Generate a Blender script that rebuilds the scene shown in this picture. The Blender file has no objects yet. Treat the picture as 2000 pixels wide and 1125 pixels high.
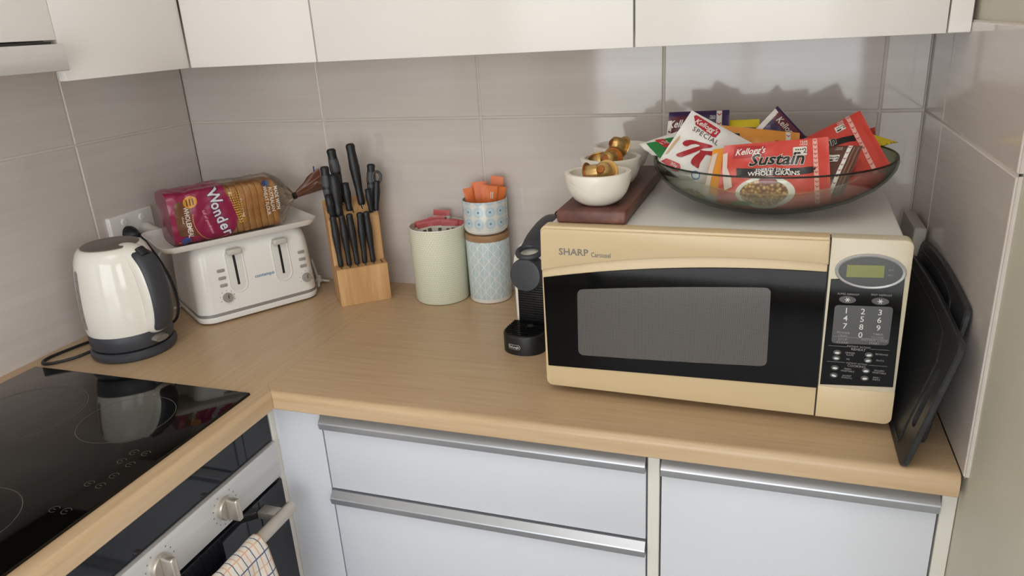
import bpy, bmesh, math, random
from mathutils import Vector, Matrix, noise
PI = math.pi
sc = bpy.context.scene
COL = sc.collection
B = 0.90                     # worktop height above the floor
W = 1.727                    # right-hand tiled wall
random.seed(7)

# ------------------------------------------------------------------ camera, sky, light, exposure
cd = bpy.data.cameras.new('camera'); cam = bpy.data.objects.new('camera', cd); COL.objects.link(cam)
cd.sensor_width = 36.0; cd.lens = 36.0 * 1441.5 / 2000.0; cd.clip_start = 0.02
def _cam_axes(yaw, pitch, roll):
    f = Vector((-math.sin(yaw)*math.cos(pitch), math.cos(yaw)*math.cos(pitch), -math.sin(pitch)))
    r = Vector((math.cos(yaw), math.sin(yaw), 0)); u = r.cross(f)
    return math.cos(roll)*r + math.sin(roll)*u, -math.sin(roll)*r + math.cos(roll)*u, f
_r, _u, _f = _cam_axes(0.3443, 0.3463, -0.0605)
cam.matrix_world = Matrix(((_r.x, _u.x, -_f.x, 1.4496), (_r.y, _u.y, -_f.y, -1.6067), (_r.z, _u.z, -_f.z, 0.6199 + B), (0, 0, 0, 1)))
sc.camera = cam

world = bpy.data.worlds.new('sky'); sc.world = world; world.use_nodes = True
_bg = world.node_tree.nodes['Background']
_bg.inputs['Color'].default_value = (0.80, 0.90, 1.0, 1); _bg.inputs['Strength'].default_value = 2.0

def lamp(name, kind, loc, rot, energy, color=(1, 1, 1), size=None, size_y=None):
    d = bpy.data.lights.new(name, kind); d.energy = energy; d.color = color
    if size:
        d.shape = 'RECTANGLE' if size_y else 'SQUARE'; d.size = size
        if size_y: d.size_y = size_y
    o = bpy.data.objects.new(name, d); COL.objects.link(o); o.location = loc; o.rotation_euler = rot
    return o
_sun = lamp('sun', 'SUN', (0, -8, 8), (math.radians(-38), math.radians(-18), 0), 3.0, (1.0, 0.95, 0.86)); _sun.data.angle = 0.01
# daylight entering through the glass door behind the camera
_day = lamp('door_daylight', 'AREA', (1.30, -3.34, 1.12), (math.radians(90), 0, 0), 30, (0.97, 0.95, 1.0), 1.9, 2.0)
# daylight from the window of the adjoining living area, on the right
_side = lamp('side_window_daylight', 'AREA', (3.22, -2.35, 1.45), (0, math.radians(90), 0), 21, (0.975, 0.955, 1.0), 1.3, 1.5)
# unseen fill lamp added below the ceiling to lift bench and walls
_ceil = lamp('ceiling_fill', 'AREA', (1.15, -1.55, 2.46), (0, 0, 0), 6.5, (1.0, 0.955, 0.92), 0.9, 0.9)
sc.view_settings.view_transform = 'Standard'; sc.view_settings.look = 'None'
sc.view_settings.exposure = 0.12; sc.view_settings.gamma = 1.0; sc.view_settings.use_curve_mapping = False

# ------------------------------------------------------------------ materials
def lin(c):
    if isinstance(c, str):
        c = tuple(int(c[i:i+2], 16) for i in (0, 2, 4))
    c = tuple(x/255.0 for x in c)
    return tuple(x/12.92 if x <= 0.04045 else ((x+0.055)/1.055)**2.4 for x in c) + (1.0,)
def setin(b, **k):
    for n, v in k.items():
        n = n.replace('_', ' ')
        if n in b.inputs: b.inputs[n].default_value = v
def mat(name, col, rough=0.5, metal=0.0, **k):
    m = bpy.data.materials.new(name); m.use_nodes = True
    b = m.node_tree.nodes['Principled BSDF']
    setin(b, Base_Color=lin(col), Roughness=rough, Metallic=metal, **k)
    return m
class NG:
    def __init__(s, m): s.t = m.node_tree; s.b = s.t.nodes['Principled BSDF']
    def n(s, t, **k):
        o = s.t.nodes.new(t)
        for a, v in k.items(): setattr(o, a, v)
        return o
    def l(s, a, b): s.t.links.new(a, b)
    def math(s, op, a, b=None, c=None):
        o = s.n('ShaderNodeMath', operation=op)
        for i, v in enumerate((a, b, c)):
            if v is None: continue
            if isinstance(v, (int, float)): o.inputs[i].default_value = v
            else: s.l(v, o.inputs[i])
        return o.outputs[0]
    def coords(s, scale=(1, 1, 1), rot=(0, 0, 0), kind='Object'):
        tc = s.n('ShaderNodeTexCoord'); mp = s.n('ShaderNodeMapping')
        mp.inputs['Scale'].default_value = scale; mp.inputs['Rotation'].default_value = rot
        s.l(tc.outputs[kind], mp.inputs['Vector']); return mp.outputs['Vector']
    def noise(s, vec, scale=1.0, detail=3.0, rough=0.55, dist=0.0):
        o = s.n('ShaderNodeTexNoise'); s.l(vec, o.inputs['Vector'])
        setin(o, Scale=scale, Detail=detail, Roughness=rough, Distortion=dist); return o.outputs[0]
    def ramp(s, fac, stops):
        o = s.n('ShaderNodeValToRGB'); s.l(fac, o.inputs[0]); e = o.color_ramp.elements
        while len(e) < len(stops): e.new(0.5)
        for q, (p, c) in zip(e, stops): q.position = p; q.color = lin(c)
        return o.outputs[0]
    def mix(s, fac, a, b):
        o = s.n('ShaderNodeMix', data_type='RGBA')
        if isinstance(fac, (int, float)): o.inputs[0].default_value = fac
        else: s.l(fac, o.inputs[0])
        for i, v in ((6, a), (7, b)):
            if hasattr(v, 'is_output'): s.l(v, o.inputs[i])
            else: o.inputs[i].default_value = lin(v)
        return o.outputs[2]
    def bump(s, h, strength=0.2, dist=0.001):
        o = s.n('ShaderNodeBump'); o.inputs['Strength'].default_value = strength; o.inputs['Distance'].default_value = dist
        s.l(h, o.inputs['Height']); s.l(o.outputs[0], s.b.inputs['Normal'])
    def color(s, c): s.l(c, s.b.inputs['Base Color'])
def grain(name, stops, scale, rough=0.5, detail=4.0, bump=0.0, dist=0.0, metal=0.0, rot=(0, 0, 0), nrough=0.55, **k):
    m = mat(name, stops[0][1], rough, metal, **k); g = NG(m)
    f = g.noise(g.coords(scale, rot), 1.0, detail, nrough, dist); g.color(g.ramp(f, stops))
    if bump: g.bump(f, bump, 0.001)
    return m
def tile_mat(name, scale):
    m = mat(name, 'a69c92', 0.075, 0, Specular_IOR_Level=0.65); g = NG(m)
    f = g.noise(g.coords(scale), 1.0, 5.0, 0.6, 0.4)
    f2 = g.noise(g.coords((1.7, 1.7, 1.7)), 1.0, 2.0)
    c = g.ramp(f, [(0.25, 'ccc1ba'), (0.5, 'd0c6bf'), (0.75, 'd5ccc5')])
    g.color(g.mix(g.math('MULTIPLY', f2, 0.25), c, 'd3cac4'))
    w = g.noise(g.coords((9, 9, 14)), 1.0, 2.0); g.bump(w, 0.05, 0.004)
    return m
M = {}
M['tile_back'] = tile_mat('grey_tile_streaked', (2.2, 1, 42)); M['tile_side'] = tile_mat('grey_tile_streaked_side', (1, 2.2, 42))
M['grout'] = mat('pale_grout', 'd6cec5', 0.8)
M['paint'] = grain('cream_wall_paint', [(0.35, 'cbc6b5'), (0.65, 'd0cbba')], (5, 5, 5), 0.55)
M['ceil'] = mat('white_ceiling_paint', 'eeece6', 0.8)
M['floor'] = grain('grey_floor_tiles', [(0.3, '6f6964'), (0.5, '7a746e'), (0.7, '837d77')], (30, 2, 2), 0.4)
M['white_gloss'] = mat('white_cabinet_gloss', 'ece7e3', 0.2)
M['white_low'] = mat('white_cabinet_satin', 'd2d4da', 0.35)
M['filler'] = mat('off_white_filler', 'dedad0', 0.4)
M['shadow'] = mat('dark_gap', '2a2825', 0.8)
M['trimw'] = mat('white_edge_trim', 'd8d2c8', 0.4)
WOOD = [(0.25, 'bb9d7a'), (0.45, 'c3a682'), (0.6, 'c8ac89'), (0.78, 'ccb190')]
M['lam_x'] = grain('maple_laminate', WOOD, (5, 95, 95), 0.36, 5, dist=0.3)
M['lam_y'] = grain('maple_laminate_side', WOOD, (95, 5, 95), 0.36, 5, dist=0.3)
M['alu'] = mat('brushed_aluminium', 'babdc3', 0.34, 0.7)
M['steel'] = grain('stainless_steel', [(0.3, 'cfcdca'), (0.7, 'dbd9d7')], (60, 3, 60), 0.45, 4, metal=0.45)
M['nickel'] = mat('satin_nickel', 'c2bbb0', 0.33, 0.7)
M['ovenblack'] = mat('black_oven_glass', '14161c', 0.06)
M['hob'] = mat('black_ceramic_glass', '090807', 0.05, 0, Specular_IOR_Level=0.36)
M['hobmark'] = mat('grey_hob_print', '5a544e', 0.4)
M['black'] = mat('black_plastic', '17181a', 0.42)
M['blackgloss'] = mat('black_gloss_plastic', '09090a', 0.06, 0, Specular_IOR_Level=0.27)
M['charcoal'] = mat('charcoal_plastic', '3a3c42', 0.45)
M['kwhite'] = mat('white_kettle_gloss', 'ece7dc', 0.10)
M['twhite'] = mat('white_toaster_plastic', 'ebe9e4', 0.22)
M['cordw'] = mat('white_cord', 'd9d5cc', 0.5)
M['btn'] = mat('grey_button', '9b9690', 0.4)
M['btnd'] = mat('dark_grey_mark', '55524e', 0.5)
M['beech'] = grain('beech_block', [(0.3, 'b98a58'), (0.5, 'cb9d6a'), (0.7, 'd8af7d')], (45, 45, 4), 0.5, 4)
M['darkwood'] = grain('dark_red_wood', [(0.3, '4a2a24'), (0.55, '683f36'), (0.75, '7d5245')], (40, 5, 40), 0.45, 4)
M['lidwood'] = grain('brown_wood_lid', [(0.3, '94704f'), (0.7, 'ab8762')], (6, 40, 40), 0.5)
M['marble'] = grain('white_marble', [(0.27, 'c9c0b4'), (0.36, 'e4dccf'), (0.75, 'ebe4d9')], (22, 22, 28), 0.28, 6, dist=1.0)
M['cream'] = mat('cream_ceramic', 'e9e3d8', 0.25)
M['gold'] = mat('gold_foil', 'c7a469', 0.38, 0.85)
M['copper'] = mat('copper_foil', 'a5683a', 0.3, 0.9)
M['beige'] = grain('yellowed_beige_plastic', [(0.3, 'cfb891'), (0.7, 'd3bd98')], (4, 4, 4), 0.33)
M['ivory'] = mat('ivory_plastic', 'cdc1a9', 0.33)
M['mwtop'] = mat('white_enamel', 'd9d6d0', 0.3)
M['mwscreen'] = None
M['lcd'] = mat('green_lcd', '7d7f3c', 0.25)
M['ringgrey'] = mat('silver_ring', 'b9b9bb', 0.3, 0.3)
M['keypad'] = mat('dark_grey_keypad', '4c4b4b', 0.4)
M['printw'] = mat('white_print', 'd8d6d2', 0.5)
M['printg'] = mat('grey_print', '8e8b88', 0.5)
M['printdg'] = mat('dark_grey_print', '77736c', 0.5)
M['blueprint'] = mat('blue_print', '2b6f98', 0.5)
M['board'] = grain('black_speckled_board', [(0.35, '1d1e20'), (0.7, '2d2e30')], (120, 120, 120), 0.42)
M['greyboard'] = mat('pale_grey_board', 'b3aca1', 0.5)

# ------------------------------------------------------------------ mesh helpers
def tf(loc=(0, 0, 0), rot=(0, 0, 0), scale=(1, 1, 1)):
    from mathutils import Euler
    return Matrix.Translation(loc) @ Euler(rot).to_matrix().to_4x4() @ Matrix.Diagonal((*scale, 1))
class MB:
    """collects shapes; build() links them as ONE mesh object"""
    def __init__(s): s.bm = bmesh.new(); s.mi = 0; s.mats = []
    def use(s, m):
        if m not in s.mats: s.mats.append(m)
        s.mi = s.mats.index(m); return s
    def _fin(s, faces):
        for f in faces: f.material_index = s.mi
    def merge(s, b2, mx=None):
        if mx is not None: bmesh.ops.transform(b2, matrix=mx, verts=b2.verts)
        vm = {v: s.bm.verts.new(v.co) for v in b2.verts}
        for f in b2.faces:
            try: nf = s.bm.faces.new([vm[v] for v in f.verts]); nf.material_index = s.mi
            except ValueError: pass
        b2.free(); return s
    def box(s, lo, hi, bev=0.0, seg=3, mx=None, only=None):
        b = bmesh.new(); bmesh.ops.create_cube(b, size=1.0)
        lo = Vector(lo); hi = Vector(hi); c = (lo+hi)/2; d = hi-lo
        for v in b.verts: v.co = Vector((c.x+v.co.x*d.x, c.y+v.co.y*d.y, c.z+v.co.z*d.z))
        if bev > 0:
            es = [e for e in b.edges if only is None or only((e.verts[0].co+e.verts[1].co)/2, (e.verts[1].co-e.verts[0].co).normalized())]
            bmesh.ops.bevel(b, geom=es, offset=bev, segments=seg, profile=0.5, affect='EDGES', clamp_overlap=True)
        return s.merge(b, mx)
    def prism(s, pts, z0, z1, mx=None, bev=0.0, seg=2, topdown=True):
        b = bmesh.new(); vs = [b.verts.new((x, y, z0)) for x, y in pts]
        f = b.faces.new(vs); r = bmesh.ops.extrude_face_region(b, geom=[f])
        top = [v for v in r['geom'] if isinstance(v, bmesh.types.BMVert)]
        for v in top: v.co.z = z1
        bmesh.ops.recalc_face_normals(b, faces=b.faces)
        if bev > 0:
            es = [e for e in b.edges if abs(e.verts[0].co.z-e.verts[1].co.z) < 1e-6 and abs(e.verts[0].co.z-z1) < 1e-6]
            bmesh.ops.bevel(b, geom=es, offset=bev, segments=seg, profile=0.5, affect='EDGES', clamp_overlap=True)
        return s.merge(b, mx)
    def lathe(s, prof, n=48, mx=None, close=False):
        b = bmesh.new(); rings = []
        for r, z in prof:
            if r < 1e-6: rings.append([b.verts.new((0, 0, z))])
            else: rings.append([b.verts.new((r*math.cos(2*PI*i/n), r*math.sin(2*PI*i/n), z)) for i in range(n)])
        pairs = list(zip(rings, rings[1:]))
        if close: pairs.append((rings[-1], rings[0]))
        for a, c in pairs:
            for i in range(n):
                j = (i+1) % n
                q = ([a[0], c[j], c[i]] if len(a) == 1 else [a[i], a[j], c[0]] if len(c) == 1 else [a[i], a[j], c[j], c[i]])
                if len(a) == 1 and len(c) == 1: continue
                b.faces.new(q)
        bmesh.ops.recalc_face_normals(b, faces=b.faces)
        return s.merge(b, mx)
    def tube(s, pts, rad, n=10, mx=None, smooth=0, up=None):
        pts = [Vector(p) for p in pts]
        rads = rad if isinstance(rad, list) else [rad]*len(pts)
        if smooth: pts, rads = catmull(pts, rads, smooth)
        b = bmesh.new(); rings = []; prev = None
        for i, p in enumerate(pts):
            t = (pts[min(i+1, len(pts)-1)]-pts[max(i-1, 0)]).normalized()
            if prev is None:
                a = Vector(up) if up is not None else (Vector((0, 0, 1)) if abs(t.z) < 0.9 else Vector((1, 0, 0)))
            else: a = prev
            x = (a - t*a.dot(t)).normalized(); y = t.cross(x); prev = x
            r = rads[i]; ra, rb = r if isinstance(r, tuple) else (r, r)
            rings.append([b.verts.new(p + x*ra*math.cos(2*PI*k/n) + y*rb*math.sin(2*PI*k/n)) for k in range(n)])
        for a, c in zip(rings, rings[1:]):
            for k in range(n): b.faces.new([a[k], a[(k+1) % n], c[(k+1) % n], c[k]])
        b.faces.new(rings[0][::-1]); b.faces.new(rings[-1])
        bmesh.ops.recalc_face_normals(b, faces=b.faces)
        return s.merge(b, mx)
    def grid(s, fn, nu, nv, closed_u=False):
        """surface of fn(u,v), u,v in 0..1"""
        vs = [[s.bm.verts.new(fn(i/nu, j/nv)) for j in range(nv+1)] for i in range(nu if closed_u else nu+1)]
        for i in range(nu):
            for j in range(nv):
                a = vs[i]; c = vs[(i+1) % len(vs)]
                f = s.bm.faces.new([a[j], c[j], c[j+1], a[j+1]]); f.material_index = s.mi
        return s
    def build(s, name, material=None, parent=None, smooth=35, recalc=False):
        if recalc: bmesh.ops.recalc_face_normals(s.bm, faces=s.bm.faces)
        me = bpy.data.meshes.new(name); s.bm.to_mesh(me); s.bm.free()
        for m in (s.mats or [material]): me.materials.append(m)
        if smooth:
            me.polygons.foreach_set('use_smooth', [True]*len(me.polygons)); me.set_sharp_from_angle(angle=math.radians(smooth))
        o = bpy.data.objects.new(name, me); COL.objects.link(o)
        if parent: o.parent = parent
        return o
def catmull(pts, rads, k):
    P = [pts[0]*2-pts[1]] + pts + [pts[-1]*2-pts[-2]]; out = []; ro = []
    for i in range(1, len(P)-2):
        for j in range(k):
            t = j/k; a, b, c, d = P[i-1:i+3]
            out.append(0.5*((2*b)+(c-a)*t+(2*a-5*b+4*c-d)*t*t+(3*b-a-3*c+d)*t**3))
            r0, r1 = rads[i-1], rads[i]
            ro.append(tuple(x+(y-x)*t for x, y in zip(r0, r1)) if isinstance(r0, tuple) else r0+(r1-r0)*t)
    out.append(pts[-1]); ro.append(rads[-1]); return out, ro
def rrect(x0, y0, x1, y1, r, n=6):
    out = []
    for cx, cy, a in ((x1-r, y1-r, 0), (x0+r, y1-r, 90), (x0+r, y0+r, 180), (x1-r, y0+r, 270)):
        out += [(cx+r*math.cos(math.radians(a+90*i/n)), cy+r*math.sin(math.radians(a+90*i/n))) for i in range(n+1)]
    return out
def ell(cx, cy, rx, ry, n=28): return [(cx+rx*math.cos(2*PI*i/n), cy+ry*math.sin(2*PI*i/n)) for i in range(n)]
def thing(name, label, cat, loc=(0, 0, 0), rz=0.0, group=None):
    o = bpy.data.objects.new(name, None); COL.objects.link(o); o.location = loc; o.rotation_euler = (0, 0, rz); o.empty_display_size = 0.05
    return tag(o, label, cat, group)
def tag(o, label, cat, group=None):
    o['label'] = label; o['category'] = cat
    if group: o['group'] = group
    return o
def struct(o): o['kind'] = 'structure'; return o
def dup(o, loc=None, rz=None, label=None):
    c = o.copy(); COL.objects.link(c)
    for ch in o.children:
        d = ch.copy(); COL.objects.link(d); d.parent = c
        for g in ch.children:
            e = g.copy(); COL.objects.link(e); e.parent = d
    if loc is not None: c.location = loc
    if rz is not None: c.rotation_euler = (c.rotation_euler[0], c.rotation_euler[1], rz)
    if label: c['label'] = label
    return c
# flat print (words, marks) laid on a surface: fn(x, y) -> point, cut finely enough to follow it
def cut_grid(b, step):
    for ax in (0, 1):
        lo = min(v.co[ax] for v in b.verts); hi = max(v.co[ax] for v in b.verts); k = math.ceil(lo/step)*step
        while k < hi:
            no = [0, 0, 0]; no[ax] = 1; co = [0, 0, 0]; co[ax] = k
            bmesh.ops.bisect_plane(b, geom=b.verts[:]+b.edges[:]+b.faces[:], plane_co=co, plane_no=no, dist=1e-6); k += step
def text_bm(s, size, shear=0.0, bold=0.0, align='CENTER', space=1.0, sx=1.0, valign='CENTER'):
    c = bpy.data.curves.new('txt', 'FONT'); c.body = s; c.size = size; c.shear = shear; c.offset = bold*size
    c.align_x = align; c.align_y = valign; c.resolution_u = 2; c.space_character = space; c.space_line = 0.85
    o = bpy.data.objects.new('txt', c); COL.objects.link(o)
    me = bpy.data.meshes.new_from_object(o.evaluated_get(bpy.context.evaluated_depsgraph_get()))
    b = bmesh.new(); b.from_mesh(me)
    bpy.data.objects.remove(o); bpy.data.meshes.remove(me); bpy.data.curves.remove(c)
    for v in b.verts: v.co.x *= sx; v.co.z = 0
    return b
def poly_bm(*outlines):
    b = bmesh.new()
    for pts in outlines: b.faces.new([b.verts.new((x, y, 0)) for x, y in pts])
    return b
def lay(mb, b, fn, at=(0, 0), rot=0.0, step=None):
    """place a 2-D drawing b at `at`, turned by rot, and carry it onto the surface fn(x,y)"""
    bmesh.ops.transform(b, matrix=Matrix.Translation((at[0], at[1], 0)) @ Matrix.Rotation(rot, 4, 'Z'), verts=b.verts)
    if len(b.verts) == 0: b.free(); return
    if step:
        bmesh.ops.triangulate(b, faces=b.faces[:]); cut_grid(b, step)
    for v in b.verts: v.co = Vector(fn(v.co.x, v.co.y))
    mb.merge(b)

# ------------------------------------------------------------------ room shell
def tiles(name, us, vs, place, material):
    """one slab per tile on a grout bed; place(u,v,d): d = depth out of the wall"""
    mb = MB().use(material); g = 0.0018; t = 0.007; c = 0.0022
    for u0, u1 in zip(us, us[1:]):
        for v0, v1 in zip(vs, vs[1:]):
            ring = lambda i, d: [Vector(place(u, v, d)) for u, v in ((u0+g+i, v0+g+i), (u1-g-i, v0+g+i), (u1-g-i, v1-g-i), (u0+g+i, v1-g-i))]
            R = [[mb.bm.verts.new(p) for p in ring(*a)] for a in ((0, 0), (0, t-c), (c*0.4, t-c*0.35), (c, t))]
            for a, b in zip(R, R[1:]):
                for k in range(4): f = mb.bm.faces.new([a[k], a[(k+1) % 4], b[(k+1) % 4], b[k]]); f.material_index = 0
            f = mb.bm.faces.new(R[-1]); f.material_index = 0
    mb.use(M['grout'])
    q = [mb.bm.verts.new(Vector(place(u, v, t-0.0018))) for u, v in ((us[0], vs[0]), (us[-1], vs[0]), (us[-1], vs[-1]), (us[0], vs[-1]))]
    f = mb.bm.faces.new(q); f.material_index = 1
    return struct(mb.build(name, smooth=0, recalc=False))
T = 0.007
Z1 = B + 0.4166; ZT = B + 0.583
tiles('trim_1', [0, 0.408, 0.822, 1.236, 1.650, W], [B-0.02, Z1, ZT], lambda u, v, d: (u, T-d, v), M['tile_back'])
tiles('trim_2', [-1.80, -1.191, -0.777, -0.363, 0], [B-0.02, Z1, ZT+0.25], lambda u, v, d: (-T+d, u, v), M['tile_side'])
tiles('trim_3', [-0.610, -0.170, 0], [B-0.0005, Z1, ZT], lambda u, v, d: (W+T-d, u, v), M['tile_side'])
def wallbox(name, lo, hi, m): return struct(MB().box(lo, hi).build(name, m, smooth=0))
RY = -3.40; RX = 3.3
wallbox('wall_back', (-0.12, T, 0), (RX, 0.12, 2.5), M['paint'])
wallbox('wall_left', (-0.12, RY, 0), (-T, T, 2.5), M['paint'])
wallbox('wall_right', (W+T, -1.25, 0), (W+0.13, T, 2.5), M['paint'])
mb = MB(); WY0, WY1, WZ0, WZ1 = -3.10, -1.60, 0.80, 2.10
for lo, hi in (((RX, RY, 0), (RX+0.12, 0.12, WZ0)), ((RX, RY, WZ1), (RX+0.12, 0.12, 2.5)), ((RX, RY, WZ0), (RX+0.12, WY0, WZ1)), ((RX, WY1, WZ0), (RX+0.12, 0.12, WZ1))): mb.box(lo, hi)
struct(mb.build('wall_side', M['paint'], smooth=0))
wallbox('floor', (-0.12, RY-0.12, -0.1), (RX+0.12, 0.12, 0), M['floor'])
wallbox('ceiling', (-0.12, RY-0.12, 2.5), (RX+0.12, 0.12, 2.6), M['ceil'])
DX0, DX1, DZ = 0.30, 2.30, 2.15
mb = MB()
mb.box((-0.12, RY-0.12, 0), (DX0, RY, 2.5)); mb.box((DX1, RY-0.12, 0), (RX+0.12, RY, 2.5)); mb.box((DX0, RY-0.12, DZ), (DX1, RY, 2.5))
struct(mb.build('wall_rear', M['paint'], smooth=0))
# glass sliding door behind the camera, whose light and mirror image fill the tiles
M['clearglass'] = mat('clear_glass', 'ffffff', 0.02, 0)
def thin_glass(name, tint, refl=0.06, edge=None, rough=0.02):
    m = bpy.data.materials.new(name); m.use_nodes = True; t = m.node_tree; t.nodes.clear()
    out = t.nodes.new('ShaderNodeOutputMaterial'); tr = t.nodes.new('ShaderNodeBsdfTransparent'); gl = t.nodes.new('ShaderNodeBsdfGlossy')
    mx = t.nodes.new('ShaderNodeMixShader'); lw = t.nodes.new('ShaderNodeLayerWeight'); lw.inputs['Blend'].default_value = 0.25
    gl.inputs['Roughness'].default_value = rough
    ad = t.nodes.new('ShaderNodeMath'); ad.operation = 'MULTIPLY_ADD'; t.links.new(lw.outputs['Fresnel'], ad.inputs[0]); ad.inputs[1].default_value = 0.55; ad.inputs[2].default_value = refl*0.3
    t.links.new(ad.outputs[0], mx.inputs[0]); t.links.new(tr.outputs[0], mx.inputs[1]); t.links.new(gl.outputs[0], mx.inputs[2]); t.links.new(mx.outputs[0], out.inputs[0])
    if edge:
        l2 = t.nodes.new('ShaderNodeLayerWeight'); l2.inputs['Blend'].default_value = 0.35
        cm = t.nodes.new('ShaderNodeMix'); cm.data_type = 'RGBA'; t.links.new(l2.outputs['Facing'], cm.inputs[0])
        cm.inputs[6].default_value = lin(tint); cm.inputs[7].default_value = lin(edge); t.links.new(cm.outputs[2], tr.inputs['Color'])
    else: tr.inputs['Color'].default_value = lin(tint)
    return m
M['pane'] = thin_glass('window_pane', 'fafcfa')
mb = MB(); y0, y1 = RY-0.09, RY-0.03; xm = (DX0+DX1)/2
for a, b in ((DX0, DX0+0.06), (xm-0.04, xm+0.04), (DX1-0.06, DX1)): mb.box((a, y0, 0), (b, y1, DZ), 0.004)
for a, b in ((0, 0.07), (DZ-0.06, DZ)): mb.box((DX0, y0, a), (DX1, y1, b), 0.004)
door = struct(mb.build('door_1', M['trimw']))
struct(MB().box((DX0+0.06, RY-0.064, 0.07), (xm-0.04, RY-0.058, DZ-0.06)).box((xm+0.04, RY-0.064, 0.07), (DX1-0.06, RY-0.058, DZ-0.06)).build('glass', M['pane'], door, smooth=0))
mb = MB()
for lo, hi in (((WY0, WZ0), (WY1, WZ0+0.05)), ((WY0, WZ1-0.05), (WY1, WZ1)), ((WY0, WZ0), (WY0+0.05, WZ1)), ((WY1-0.05, WZ0), (WY1, WZ1)), ((-2.375, WZ0), (-2.325, WZ1))): mb.box((RX+0.03, lo[0], lo[1]), (RX+0.08, hi[0], hi[1]), 0.003)
w1 = struct(mb.build('window_1', M['trimw']))
struct(MB().box((RX+0.052, WY0+0.05, WZ0+0.05), (RX+0.058, WY1-0.05, WZ1-0.05)).build('glass', M['pane'], w1, smooth=0))
# garden outside
wallbox('floor_outside', (-8, -16, -0.3), (12, RY-0.12, -0.05), grain('garden_lawn', [(0.3, '5d7a3c'), (0.7, '8a9c62')], (3, 3, 3), 0.9))

# ------------------------------------------------------------------ worktop
def worktop():
    t = thing('worktop', 'L-shaped pale maple laminate worktop with a rounded front edge', 'worktop', (0, 0, B))
    g = 0.0004; th = 0.036; F = 0.605; R = 0.012
    # nosing profile: (distance from the front edge inward, z)
    prof = [(0, -th+0.003), (0, -R)] + [(R-R*math.cos(a), -R+R*math.sin(a)) for a in [PI/2*i/6 for i in range(1, 7)]]
    J = 0.578                                    # butt joint beyond a short mitre at the inner corner
    def run(name, m, rows_xy):
        """rows_xy(d): the two ends of the line at distance d behind the front edge"""
        mb = MB(); rows = []
        for d, z in [(0.003, -th)] + prof + [(0.027, 0)]:
            a, b = rows_xy(d); rows.append((mb.bm.verts.new((*a, z)), mb.bm.verts.new((*b, z))))
        a, b = rows_xy(None); rows.append((mb.bm.verts.new((*a, 0)), mb.bm.verts.new((*b, 0))))
        rows.append((mb.bm.verts.new((*a, -th)), mb.bm.verts.new((*b, -th))))
        a, b = rows_xy(0.027); rows.append((mb.bm.verts.new((*a, -th)), mb.bm.verts.new((*b, -th))))
        for p, q in zip(rows, rows[1:] + rows[:1]): mb.bm.faces.new([p[0], p[1], q[1], q[0]])
        mb.bm.faces.new([r[0] for r in rows]); mb.bm.faces.new([r[1] for r in rows])
        return mb.build(name, m, t, recalc=True)
    run('back_run', M['lam_x'], lambda d: ((J+g, 0), (W-0.0005, 0)) if d is None else ((F-d+g, -F+d), (W-0.0005, -F+d)))
    run('side_run', M['lam_y'], lambda d: ((0, -0.578), (0, -1.80)) if d is None else ((F-d, -F+d), (F-d, -1.80)))
    MB().box((0.0, -0.578, -th), (J, 0, 0)).build('corner_run', M['lam_y'], t, smooth=0)
    return t
worktop()

# ------------------------------------------------------------------ base units along the back wall
FY = -0.58
def handle_strip(parent, x0, x1, ztop, h=0.026):
    """aluminium profile running along the top of a front"""
    mb = MB(); pr = [(FY+0.012, ztop), (FY-0.002, ztop-0.0004), (FY-0.0130, ztop-0.0105), (FY-0.0140, ztop-0.0125), (FY-0.0140, ztop-0.0140), (FY-0.0120, ztop-h+0.001), (FY-0.011, ztop-h), (FY+0.012, ztop-h)]
    L = [[mb.bm.verts.new((x, y, z)) for y, z in pr] for x in (x0, x1)]
    n = len(pr)
    for i in range(n): mb.bm.faces.new([L[0][i], L[0][(i+1) % n], L[1][(i+1) % n], L[1][i]])
    mb.bm.faces.new(L[0]); mb.bm.faces.new(L[1])
    return mb.build('handle_strip', M['alu'], parent, recalc=True, smooth=20)
def base_unit(name, label, x0, x1, fronts, kind):
    t = thing(name, label, 'cabinet', (0, 0, 0))
    mb = MB().box((x0-0.0, FY+0.02, 0.10), (x0+0.016, -0.02, B-0.037)).box((x1-0.016, FY+0.02, 0.10), (x1, -0.02, B-0.037))
    mb.box((x0+0.016, -0.04, 0.10), (x1-0.016, -0.02, B-0.037)).box((x0+0.016, FY+0.02, 0.10), (x1-0.016, -0.04, 0.118)).box((x0+0.016, FY+0.022, B-0.06), (x1-0.016, FY+0.1, B-0.037))
    mb.box((x0+0.0, FY+0.05, 0.0), (x1-0.0, FY+0.066, 0.10))
    mb.build('carcass', M['white_low'], t, smooth=0)
    for ztop, zbot in fronts:
        d = MB().box((x0+0.0015, FY, zbot), (x1-0.0015, FY+0.018, ztop-0.027), 0.0012, 2).build(kind, M['white_low'], t)
        hs = handle_strip(d, x0+0.0015, x1-0.0015, ztop)
    return t
base_unit('drawer_cabinet', 'wide white drawer cabinet with aluminium strip handles beside the oven corner', 0.686, 1.294, [(B-0.049, B-0.2105), (B-0.214, B-0.52), (B-0.523, 0.105)], 'drawer')
base_unit('base_cabinet', 'white cupboard under the microwave with one plain door and a strip handle', 1.316, 1.712, [(B-0.049, 0.105)], 'door')
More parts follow.
